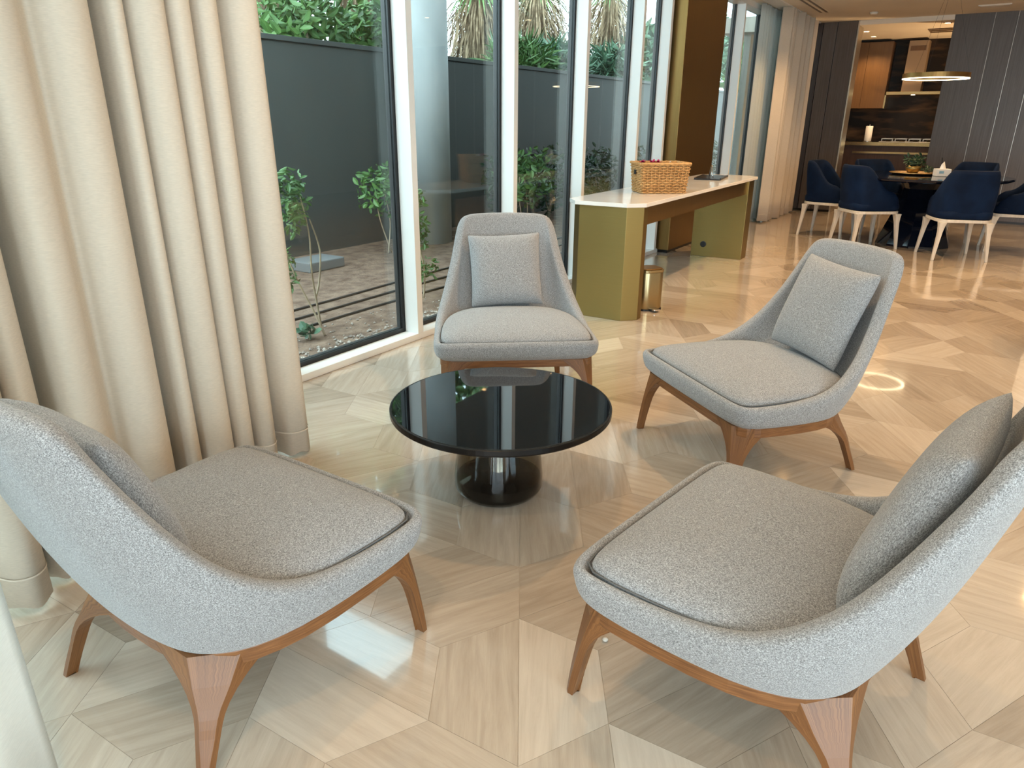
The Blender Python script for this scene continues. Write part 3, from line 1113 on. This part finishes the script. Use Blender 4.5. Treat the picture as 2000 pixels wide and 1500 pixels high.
# wicker basket on the counter
t = thing('wicker_basket', 'rectangular honey wicker basket holding flowers on the white counter top', 'basket', (3.96, 1.32, 0.771), math.radians(-49))
BW, BD, BH = 0.36, 0.26, 0.205


def basket_wall():
    """woven wall: horizontal strands undulating in and out around uprights"""
    rows = []
    n_up = 42
    per = []
    base = rrect(1, 1, 0.08, 3)
    out = []
    nrow = 17
    V, F = [], []

    def pt(s, w_, d_):
        P = 2 * (w_ + d_)
        q = (s % 1) * P
        if q < w_:
            return (-w_ / 2 + q, -d_ / 2, 0, -1)
        q -= w_
        if q < d_:
            return (w_ / 2, -d_ / 2 + q, 1, 0)
        q -= d_
        if q < w_:
            return (w_ / 2 - q, d_ / 2, 0, 1)
        q -= w_
        return (-w_ / 2, d_ / 2 - q, -1, 0)
    ns = n_up * 4
    res = []
    for r_ in range(nrow):
        z = 0.008 + (BH - 0.02) * r_ / (nrow - 1)
        f = 0.90 + 0.10 * z / BH
        pts = []
        for k in range(ns):
            x, y, nx, ny = pt(k / ns, BW * f, BD * f)
            off = 0.0055 * math.sin(2 * PI * k / 8 + PI * r_)
            pts.append((x + nx * off, y + ny * off, z))
        pts.append(pts[0])
        res.append(tube(pts, 0.0048, 5))
    ups = []
    for k in range(n_up):
        a = pt((k + 0.5) / n_up, BW * 0.90, BD * 0.90)
        b = pt((k + 0.5) / n_up, BW, BD)
        ups.append(tube([(a[0], a[1], 0.0), (b[0], b[1], BH - 0.004)], 0.0035, 5))
    return join(*res), join(*ups), pt


strands, ups, bpt = basket_wall()
stuff(obj('woven_wall', strands, 'wicker', t, smooth=True))
stuff(obj('upright', ups, 'wicker', t, smooth=True))
obj('basket_base', box(-BW * .44, BW * .44, -BD * .44, BD * .44, 0.0, 0.012), 'wicker', t)
obj('gap_shade', ([(sx * BW * k * .5, sy * BD * k * .5, z) for k, z in ((.88, .0125), (.965, BH - .01)) for sx, sy in ((-1, -1), (1, -1), (1, 1), (-1, 1))], [(0, 1, 5, 4), (1, 2, 6, 5), (2, 3, 7, 6), (3, 0, 4, 7)]), 'gap_shade', t)  # dark sheet added as shade behind the weave gaps
pts = [bpt(k / 80, BW + .006, BD + .006) for k in range(81)]
obj('braided_rim', join(tube([(p[0] + p[2] * .004 * math.sin(k * 1.3), p[1] + p[3] * .004 * math.sin(k * 1.3), BH + .003 * math.cos(k * 1.3)) for k, p in enumerate(pts)], 0.008, 6),
                        tube([(p[0] - p[2] * .004 * math.sin(k * 1.3), p[1] - p[3] * .004 * math.sin(k * 1.3), BH - .003 * math.cos(k * 1.3)) for k, p in enumerate(pts)], 0.008, 6)), 'wicker', t, smooth=True)
obj('handle_hole', box(-BW / 2 - .0085, -BW / 2 - .004, -.02, .02, BH * .62, BH * .78), 'black', t)


def blossom(n, r, seed):
    rr = random.Random(seed)
    out = []
    for k in range(n):
        a = 2 * PI * k / n + rr.uniform(-.2, .2)
        tilt = rr.uniform(0.2, 0.9)
        V = []
        ca, sa = math.cos(a), math.sin(a)
        for (u, v) in ((0, 0), (0.5, 0.35), (1, 0.22), (1.1, 0), (1, -0.22), (0.5, -0.35)):
            x, y, z = u * r * math.cos(tilt), v * r, u * r * math.sin(tilt)
            V.append((x * ca - y * sa, x * sa + y * ca, z))
        out.append((V, [(0, 1, 2, 3), (0, 3, 4, 5)]))
    return join(*out)


bx = Matrix.Translation((3.96, 1.32, 0.771)) @ Matrix.Rotation(math.radians(-49), 4, 'Z')
for k, (px, py, pz, lab) in enumerate(((-0.12, 0.05, 0.20, 'magenta blossom at the left end of the wicker basket'),
                                       (-0.055, 0.02, 0.205, 'magenta blossom second from left in the wicker basket'),
                                       (0.0, 0.06, 0.20, 'magenta blossom nearest the middle of the wicker basket'))):
    q = thing('blossom', lab, 'flower', bx @ Vector((px, py, pz)), 0, 'magenta blossoms in the basket')
    obj('petals', join(blossom(7, 0.032, k), blossom(6, 0.022, k + 9)), 'pink', q)
    obj('stem', tube([(0, 0, -0.17), (0.005, 0, -0.08), (0, 0, 0.002)], 0.002, 5), 'leafdark', q)
q = thing('folded_tissue', 'white folded paper poking from the right side of the basket', 'paper', bx @ Vector((0.10, 0.03, 0.175)), 0.3)
obj('sheet', ([(-.03, 0, -.15), (.03, 0, -.15), (.034, .01, .03), (0, .012, .045), (-.03, .01, .04), (0.0, .03, .02)], [(0, 1, 2, 3, 4), (4, 3, 5)]), 'whitepetal', q)

t = thing('serving_tray', 'black rectangular tray with a thin wire handle on the counter', 'tray', (5.60, 1.46, 0.771), math.radians(10))
obj('tray_base', prism(rrect(.54, .24, .02), 0.0, 0.012), 'blacktray', t, bevel=0.003)
obj('tray_lip', join(box(-.26, .26, -.118, -.108, .0121, .018), box(-.26, .26, .108, .118, .0121, .018)), 'blacktray', t)
obj('wire_handle', tube([(-0.12, -0.03, 0.0125), (-0.10, -0.01, 0.06), (-0.05, 0.0, 0.105), (-0.03, 0.005, 0.115), (-0.01, 0.01, 0.10), (0.01, 0.02, 0.05), (0.015, 0.02, 0.0125)], 0.006, 8), 'chrome', t, smooth=True)

# ------------------------------------------------------------------ dining table and chairs
DX, DY = 7.98, -0.12
t = thing('dining_table', 'round black lacquered dining table on a faceted cone base', 'table', (DX, DY, 0))
obj('tabletop', lathe([(0, 0.700), (0.79, 0.700), (0.815, 0.712), (0.82, 0.722), (0.815, 0.735), (0, 0.735)], 96), 'blacklac', t)
obj('pedestal', lathe([(0.38, 0.0), (0.375, 0.02), (0.20, 0.50), (0.19, 0.60), (0.24, 0.699)], 10), 'blacklac', t)


def dining_shell():
    """tub: seat pad, wraparound back with sloping arms (front is +x)"""
    # plan U from front left arm to front right arm
    A = []
    for k in range(25):
        u = k / 24
        a = math.radians(-38 + 256 * u) + PI / 2 - math.radians(90)
        ang = math.radians(38) + math.radians(284) * u
        x = 0.255 * math.cos(ang)
        y = 0.265 * math.sin(ang)
        # squarish
        m_ = max(abs(math.cos(ang)), abs(math.sin(ang))) ** 0.55
        x, y = x / m_ * 0.97, y / m_ * 0.97
        bk = sstep((-x + 0.06) / 0.20)
        arm = sstep((0.24 - x) / 0.12)
        ztop = 0.50 + 0.10 * arm + 0.255 * bk
        A.append((x, y, ztop, bk))
    rows = [[] for _ in range(7)]
    for (x, y, zt, bk) in A:
        L = math.hypot(x, y)
        nx, ny = x / L, y / L
        ln = 0.055 * bk
        rows[0].append((x * 0.93, y * 0.93, 0.395))
        rows[1].append((x, y, 0.41))
        rows[2].append((x * 1.03 - ln * .4, y * 1.04, (0.41 + zt) / 2))
        rows[3].append((x * 1.02 - ln, y * 1.0 if bk < .5 else y * (1.0 - .12 * bk), zt - 0.012))
        rows[4].append((x - nx * 0.022 - ln, (y - ny * 0.022) * (1 - .12 * bk), zt))
        rows[5].append((x - nx * 0.045 - ln, (y - ny * 0.045) * (1 - .12 * bk), zt - 0.014))
        rows[6].append((x - nx * 0.05, y - ny * 0.05, 0.44))
    V = [v for r in rows for v in r]
    n = 25
    F = grid_faces(n, 7)
    F.append(tuple(r * n for r in range(7)))
    F.append(tuple(r * n + n - 1 for r in range(7))[::-1])
    return V, F


def make_dining(label):
    t = thing('dining_chair', label, 'chair', (0, 0, 0), 0, 'navy dining chairs around the black table')
    obj('backrest', dining_shell(), 'navy', t, smooth=True, sub=1)
    pad = rrect(.50, .49, .12, 6)
    n = len(pad)
    V = []
    for s_, z in ((.94, .395), (1.0, .41), (1.0, .455), (.95, .475), (.7, .485), (.2, .488)):
        V += [(x * s_, y * s_, z) for x, y in pad]
    F = grid_faces(n, 6, True) + [tuple(range(n))[::-1], tuple(range(5 * n, 6 * n))]
    obj('seat', (V, F), 'navy', t, smooth=True)
    o, i_ = rrect(.50, .49, .12, 6), rrect(.44, .43, .09, 6)
    V = []
    for ring, z in ((o, .365), (o, .394), (i_, .394), (i_, .365)):
        V += [(x, y, z) for x, y in ring]
    F = grid_faces(n, 4, True) + [(3 * n + k, 3 * n + (k + 1) % n, (k + 1) % n, k) for k in range(n)]
    obj('seat_frame', (V, F), 'whitewood', t, bevel=.003)
    for sx in (1, -1):
        for sy in (1, -1):
            rows = []
            for f in (0, .25, .5, .75, .9, 1):
                cx = sx * (.245 - .035 * f)
                cy = sy * (.240 - .035 * f)
                h = .012 + .010 * f + (.012 * max(0, (f - .7) / .3) ** 2)
                rows += [(cx - h, cy - h, .366 * f), (cx + h, cy - h, .366 * f), (cx + h, cy + h, .366 * f), (cx - h, cy + h, .366 * f)]
            F = grid_faces(4, 6, True) + [(0, 3, 2, 1), (20, 21, 22, 23)]
            obj('leg', (rows, F), 'whitewood', t, bevel=.003)
    return t


DCH = [  # x, y, facing (deg), label
    (7.50, 0.33, -52, 'navy dining chair left of centre with its square back toward the camera'),
    (7.26, -0.52, 22, 'navy dining chair at the right front of the black table'),
    (8.13, 0.82, -98, 'navy dining chair at the far left of the black table, next to dark panels'),
    (8.10, -1.02, 97, 'navy dining chair at the right edge of the picture'),
    (8.74, 0.42, -145, 'navy dining chair behind the table, below the kitchen counter'),
    (8.72, -0.50, 155, 'navy dining chair behind the table, before the grey wall panels')]
d0 = make_dining(DCH[0][3])
for k, (x, y, a, lab) in enumerate(DCH):
    c = d0 if k == 0 else dup(d0)
    c['label'] = lab
    c.location = (x, y, 0)
    c.rotation_euler = (0, 0, math.radians(a))

# centrepiece
t = thing('decorative_bowl', 'gold pot with dark foliage on a gold rimmed tray, dining table centre', 'plant', (8.12, 0.02, 0.736))
obj('tray', lathe([(0, 0), (.20, 0), (.235, .018), (.23, .022), (.195, .008), (0, .008)], 40), 'goldwire', t, smooth=True)
obj('pot', lathe([(0, .0085), (.05, .0085), (.075, .05), (.08, .09), (.075, .09), (0, .08)], 32), 'brass', t, smooth=True)


def leaf_cloud(n, center, radii, size, seed, aspect=0.4, droop=0.0, shell=False):
    r = random.Random(seed)
    V, F = [], []
    for _ in range(n):
        while True:
            p = Vector((r.uniform(-1, 1), r.uniform(-1, 1), r.uniform(-1, 1)))
            if p.length <= 1:
                break
        if shell:
            p = p.normalized() * r.uniform(.6, 1)
        c = Vector(center) + Vector((p.x * radii[0], p.y * radii[1], p.z * radii[2]))
        dr = Vector((r.gauss(0, 1), r.gauss(0, 1), r.gauss(0.2 - droop, .7))).normalized()
        sd = dr.cross(Vector((r.gauss(0, 1), r.gauss(0, 1), r.gauss(0, 1)))).normalized()
        L = size * r.uniform(.6, 1.3)
        W = L * aspect
        up = dr.cross(sd) * L * 0.12
        n0 = len(V)
        V += [c, c + dr * L * .35 + sd * W * .5 + up, c + dr * L * .75 + sd * W * .42 + up * .6, c + dr * L, c + dr * L * .75 - sd * W * .42 + up * .6, c + dr * L * .35 - sd * W * .5 + up]
        F += [(n0, n0 + 1, n0 + 2, n0 + 3), (n0, n0 + 3, n0 + 4, n0 + 5)]
    return V, F


stuff(obj('foliage', leaf_cloud(160, (0, 0, .14), (.11, .11, .06), .05, 3, .4), 'leafdark', t))
stuff(obj('side_foliage', leaf_cloud(60, (.02, -.15, .05), (.06, .07, .03), .04, 5, .4), 'leafdark', t))
t = thing('tissue_box', 'white tissue box right of the gold centrepiece', 'tissue box', (7.95, -0.27, 0.736), 0.35)
obj('box_body', box(-.06, .06, -.07, .07, 0, .075), 'whitepetal', t, bevel=.003)
obj('printed_mark', box(-.0615, -.0605, .0, .045, .03, .055), mat('pale_blue_print', (0.25, 0.45, 0.6), 0.6), t)
obj('tissue', ([(-.03, 0, .076), (.0, -.03, .076), (.03, 0, .076), (0, .03, .076), (-.02, .01, .13), (.015, -.01, .15), (.0, .02, .12)], [(0, 1, 5, 4), (1, 2, 5), (2, 3, 6, 5), (3, 0, 4, 6), (4, 5, 6)]), 'whitepetal', t)
obj('pen', tube([(0.01, .01, .10), (0.0, .025, .19)], .005, 8), 'black', t)

# ring lamp
t = thing('ring_lamp', 'bronze ring pendant lamp hanging over the dining table', 'pendant lamp', (8.15, -0.02, 1.73))
rn = obj('ring', lathe([(.292, -.018), (.318, -.018), (.318, .030), (.285, .030), (.285, -.018)], 72, cap=False), 'bronze', t)
obj('led_strip', lathe([(.287, -.0185), (.287, -.026), (.316, -.026), (.316, -.0185)], 72, cap=False), 'ledwarm', rn)
for k in range(3):
    a = 2 * PI * k / 3 + .4
    obj('wire', tube([(.30 * math.cos(a), .30 * math.sin(a), .03), (0.05 * math.cos(a), 0.05 * math.sin(a), CEIL - 1.73 - 0.03)], .0012, 4), 'black', t)
obj('ceiling_rose', lathe([(0, CEIL - 1.73 - .03), (.06, CEIL - 1.73 - .03), (.06, CEIL - 1.73)], 24), 'bronze', t)

# white upholstered piece at the right edge of the frame
t = thing('white_pouf', 'white upholstered pouf cut off by the right picture edge', 'pouf', (3.93, -1.36, 0))
obj('cushion', prism(rrect(.55, .55, .12, 6), 0.06, 0.42), 'curtain_white', t, bevel=.03, bseg=4)
for sx in (-.18, .18):
    for sy in (-.18, .18):
        obj('leg', lathe([(.018, 0), (.024, .059)], 12, sx, sy), 'whitewood', t)

t = thing('nut_shell', 'tiny pale nut shell on the floor behind the near chair leg', 'nut', (0.245, -0.107, 0.0005), 0.6)
obj('half_shell', lathe([(0, 0), (.006, .001), (.008, .005), (.005, .009), (0, .010)], 12), 'whitewood', t, smooth=True)

# ------------------------------------------------------------------ garden outside
GY = 4.9
struct(obj('garden_ground', box(-6, 26, 2.17, 9, -0.2, -0.02), 'soil'))
gw = rootstruct('wall_garden')
obj('wall_body', box(-6, 26, GY, GY + 0.2, -0.1, 1.92), 'gardenwall', gw)
obj('coping', box(-6, 26, GY - .03, GY + .23, 1.921, 1.965), 'gardenwall', gw, bevel=.004)
t = thing('concrete_column', 'round grey concrete column standing in the garden strip outside the glass', 'column', (5.10, 4.45, -0.02))
obj('shaft', lathe([(.25, 0), (.25, 4.2)], 64), 'concrete', t, smooth=False)
for p in t.children[0].data.polygons:
    p.use_smooth = len(p.vertices) == 4
obj_s = struct(obj('ceiling_garden', box(3.0, 12.0, 2.171, 5.15, 3.3, 3.5), 'soffit'))
t = thing('reflection_block', 'low grey block added for an interior reflection in the glass', 'block', (3.3, 4.25, -0.02))  # block added where the pane reflects something indoors
obj('block', box(-.22, .2, -.1, .2, 0, .09), 'soffit', t, bevel=.01)
for k, (ya, yb, lab) in enumerate(((3.22, 3.36, 'black irrigation pipe farthest from the glass'), (3.04, 3.09, 'black irrigation pipe in the middle of three on the soil'), (2.84, 2.82, 'black irrigation pipe nearest the glass'))):
    o = obj('irrigation_pipe', tube([(x, ya + (yb - ya) * (x - 1) / 6 + .012 * math.sin(x * 2.1 + k), -0.012) for x in [i * .5 for i in range(-4, 30)]], .009, 8), 'pipe', smooth=True)
    tag(o, lab, 'pipe', 'irrigation pipes on the soil')
rg = random.Random(5)
V, F = [], []
for _ in range(1500):
    x, y = rg.uniform(.6, 6.5), rg.uniform(2.2, 2.45) if rg.random() < .8 else rg.uniform(2.45, 2.76)
    s_ = rg.uniform(.006, .017) * (1 if y < 2.46 else .7)
    z = -.02 + s_ * .4
    n0 = len(V)
    sx, sy, sz = s_ * rg.uniform(.8, 1.4), s_ * rg.uniform(.8, 1.2), s_ * .7
    a = rg.uniform(0, 3)
    ca, sa = math.cos(a), math.sin(a)
    V += [(x + sx * ca, y + sx * sa, z), (x - sy * sa, y + sy * ca, z), (x - sx * ca, y - sx * sa, z), (x + sy * sa, y - sy * ca, z), (x, y, z + sz), (x, y, z - sz)]
    F += [(n0, n0 + 1, n0 + 4), (n0 + 1, n0 + 2, n0 + 4), (n0 + 2, n0 + 3, n0 + 4), (n0 + 3, n0, n0 + 4), (n0 + 1, n0, n0 + 5), (n0 + 2, n0 + 1, n0 + 5), (n0 + 3, n0 + 2, n0 + 5), (n0, n0 + 3, n0 + 5)]
stuff(tag(obj('pebbles', (V, F), 'gravel'), 'pale pebbles strewn on the soil along the glass', 'pebbles'))


def plant(name, label, cat, loc, stems, clouds, m='leaf', group=None, stem_r=.008, mst='bark'):
    t = thing(name, label, cat, loc, 0, group)
    for pts in stems:
        c = catmull(pts, 5)
        k = len(c)
        obj('stem', tube(c, [stem_r * (1 - .5 * i / k) for i in range(k)], 6), mst, t, smooth=True)
    vf = join(*[leaf_cloud(*cl) for cl in clouds])
    stuff(obj('foliage', vf, m, t))
    return t


plant('climbing_plant', 'leafy vine with bare pale stems close to the glass beside the beige curtain', 'plant', (1.86, 2.80, -0.02),
      [[(-.05, -.2, 0), (-.07, -.14, .15), (-.16, -.1, .4), (-.18, -.05, .6)], [(.10, 0, 0), (.06, -.02, .2), (.02, -.05, .38), (.0, -.08, .62), (-.06, -.1, .85)],
       [(.06, -.02, .2), (.10, -.02, .3), (.11, -.04, .5), (.04, -.05, .7)]],
      [(260, (-.08, -.05, .83), (.09, .10, .20), .055, 21, .42, .5), (70, (-.17, -.05, .42), (.05, .06, .14), .06, 22, .42, .5)])
plant('seedling', 'small rosette of round green leaves in the soil by the glass', 'plant', (1.70, 2.62, -0.02), [[(0, 0, 0), (0, 0, .03), (.01, 0, .05)]], [(26, (0, 0, .05), (.05, .05, .02), .055, 31, .8)], 'leafteal', stem_r=.004)
plant('climbing_plant', 'leafy plant with light green leaves just behind the window-side chair', 'plant', (2.95, 2.75, -0.02),
      [[(0, 0, 0), (.02, 0, .2), (-.02, .02, .5), (0, 0, .75)]], [(90, (-.02, 0, .5), (.05, .08, .14), .05, 41, .45, .3), (60, (.06, 0, .22), (.09, .08, .10), .05, 42, .45, .3), (50, (-.02, 0, .75), (.05, .05, .08), .05, 43, .45, .3)])
SHR = [((4.25, 4.3), .30, .62, .26, 'leaf', 'small green shrub before the garden wall, seen through the first pane'),
       ((5.6, 3.5), .40, .72, .30, 'leaf', 'loose green shrub in front of the concrete column'),
       ((6.45, 4.25), .50, .60, .42, 'leafdark', 'dark green shrub right of the concrete column'),
       ((7.5, 4.3), .55, .55, .45, 'leafdark', 'dense dark shrub seen through the third pane'),
       ((8.9, 4.3), .60, .52, .42, 'leafdark', 'dark shrub seen through the fourth pane'),
       ((10.4, 4.2), .60, .50, .42, 'leafdark', 'dark shrub farthest right along the garden wall'),
       ((13.0, 4.1), .8, .60, .5, 'leafdark', 'dark shrub seen between column and sheer curtain')]
for k, ((x, y), rx, zc, rz, m, lab) in enumerate(SHR):
    plant('garden_shrub', lab, 'shrub', (x, y, -.02), [[(0, 0, 0), (.05, 0, zc * .5), (.02, .03, zc)], [(.05, 0, 0), (-.08, .02, zc * .6), (-.12, 0, zc)]],
          [(int(420 * rx / .4), (0, 0, zc), (rx, .3, rz), .085, 60 + k, .45, .2)], m, 'shrubs along the garden wall')


def palm_skirt(name, label, loc, h, r, seed, crown=True):
    t = thing(name, label, 'palm', loc, 0, 'palms with dry skirts beyond the garden wall')
    obj('trunk', lathe([(.14, 0), (.12, h)], 12), 'bark', t)
    rr = random.Random(seed)
    V, F = [], []
    for _ in range(1700):
        a = rr.uniform(0, 2 * PI)
        z0 = rr.uniform(.45, 1.0) * h
        L = rr.uniform(.35, .8)
        r0 = rr.uniform(.1, r * .6)
        out = rr.uniform(.1, .45) * r
        p0 = Vector((r0 * math.cos(a), r0 * math.sin(a), z0))
        p1 = p0 + Vector((out * math.cos(a), out * math.sin(a), -L * .45))
        p2 = p1 + Vector((out * .3 * math.cos(a + rr.uniform(-.4, .4)), out * .3 * math.sin(a), -L * .55))
        sd = Vector((-math.sin(a), math.cos(a), rr.uniform(-.3, .3))) * rr.uniform(.006, .014)
        n0 = len(V)
        V += [p0 - sd, p0 + sd, p1 - sd, p1 + sd, p2]
        F += [(n0, n0 + 1, n0 + 3, n0 + 2), (n0 + 2, n0 + 3, n0 + 4)]
    stuff(obj('dry_fronds', (V, F), 'thatch', t))
    V, F = [], []
    for _ in range(260):
        a = rr.uniform(0, 2 * PI)
        el = rr.uniform(-.3, 1.1)
        L = rr.uniform(.6, 1.1)
        p0 = Vector((0, 0, h))
        d = Vector((math.cos(a) * math.cos(el), math.sin(a) * math.cos(el), math.sin(el)))
        p1 = p0 + d * L * .6
        p2 = p1 + d * L * .4 + Vector((0, 0, -.25 * L))
        sd = Vector((-math.sin(a), math.cos(a), 0)) * .018
        n0 = len(V)
        V += [p0 - sd * .3, p0 + sd * .3, p1 - sd, p1 + sd, p2]
        F += [(n0, n0 + 1, n0 + 3, n0 + 2), (n0 + 2, n0 + 3, n0 + 4)]
    stuff(obj('green_fronds', (V, F), 'leaf', t))
    return t


palm_skirt('skirted_palm', 'palm with hanging dry fronds, farthest left beyond the garden wall', (5.2, 6.9, 0), 3.45, .38, 1)
palm_skirt('skirted_palm', 'palm with grey dry fronds above the wall in the first pane right side', (6.75, 6.9, 0), 3.35, .42, 2)
palm_skirt('skirted_palm', 'palm with brown dry fronds left of the second mullion', (9.5, 6.9, 0), 3.2, .75, 3)
palm_skirt('skirted_palm', 'broad brown palm seen through the third pane', (11.5, 7.0, 0), 3.5, .95, 4)
palm_skirt('skirted_palm', 'brown palm seen through the fourth pane', (14.6, 7.0, 0), 3.9, 1.05, 5)

for k, (x, y, z, r_, n, sz, m, lab, asp) in enumerate((
        (4.7, 5.75, 2.15, .62, 800, .15, 'leaf', 'broad leaved green bush above the wall in the first pane', .38),
        (5.75, 5.75, 2.2, .60, 700, .15, 'leaf', 'yellow green broad leaved bush between two palms', .38),
        (9.1, 5.8, 2.05, .60, 1500, .30, 'leaf', 'spiky green bush below the broad brown palm', .06),
        (10.6, 6.0, 2.1, .65, 1500, .30, 'leafteal', 'blue green spiky bush right of the broad palm', .07),
        (12.4, 5.8, 2.1, .7, 1500, .32, 'leafteal', 'blue green spiky bush in the fourth pane', .07),
        (15.0, 6.2, 2.6, 1.0, 900, .30, 'leafteal', 'tall leafy tree in the gap left of the bronze column', .3),
        (20.0, 6.6, 3.2, 1.6, 1500, .30, 'leafteal', 'tall leafy tree seen between bronze column and sheer curtain', .3),
        (24.0, 6.6, 3.0, 1.8, 1500, .35, 'leaf', 'leafy tree farthest right beyond the garden wall', .3))):
    t = thing('garden_bush', lab, 'bush', (x, y, 0), 0, 'bushes beyond the garden wall')
    obj('stem', tube([(0, 0, 0), (.05, 0, z * .5), (0, 0, z)], [.06, .05, .03], 8), 'bark', t)
    stuff(obj('foliage', leaf_cloud(n, (0, 0, z), (r_, .45, r_ * .62), sz, 80 + k, asp), m, t))
for k, (x, y, z, r_, lab) in enumerate(((2.0, 8.6, 4.6, 1.9, 'added dense tree screening the sky behind the bushes, mostly above the picture, farthest left'),
                                        (6.0, 8.8, 4.9, 1.9, 'added tree crown screening the sky behind the leftmost palms'), (10.2, 9.2, 5.2, 2.0, 'added tree crown screening the sky behind the broad brown palm'),
                                        (15.0, 9.4, 5.4, 2.2, 'added tree crown screening the sky behind the fourth pane palm'))):
    t = thing('sky_screen_tree', lab, 'tree', (x, y, 0), 0, 'added trees screening the sky behind the garden')  # crowns added to cut sky glare in the floor reflections
    obj('trunk', tube([(0, 0, -.2), (.1, 0, z * .5), (0, .1, z)], [.13, .1, .05], 10), 'bark', t)
    stuff(obj('foliage', leaf_cloud(3200, (0, 0, z), (r_, 1.2, 1.5), .26, 200 + k, .45), 'leaf', t))
struct(obj('ground_beyond', box(-6, 26, 5.1, 12, -0.3, -0.21), 'soil'))
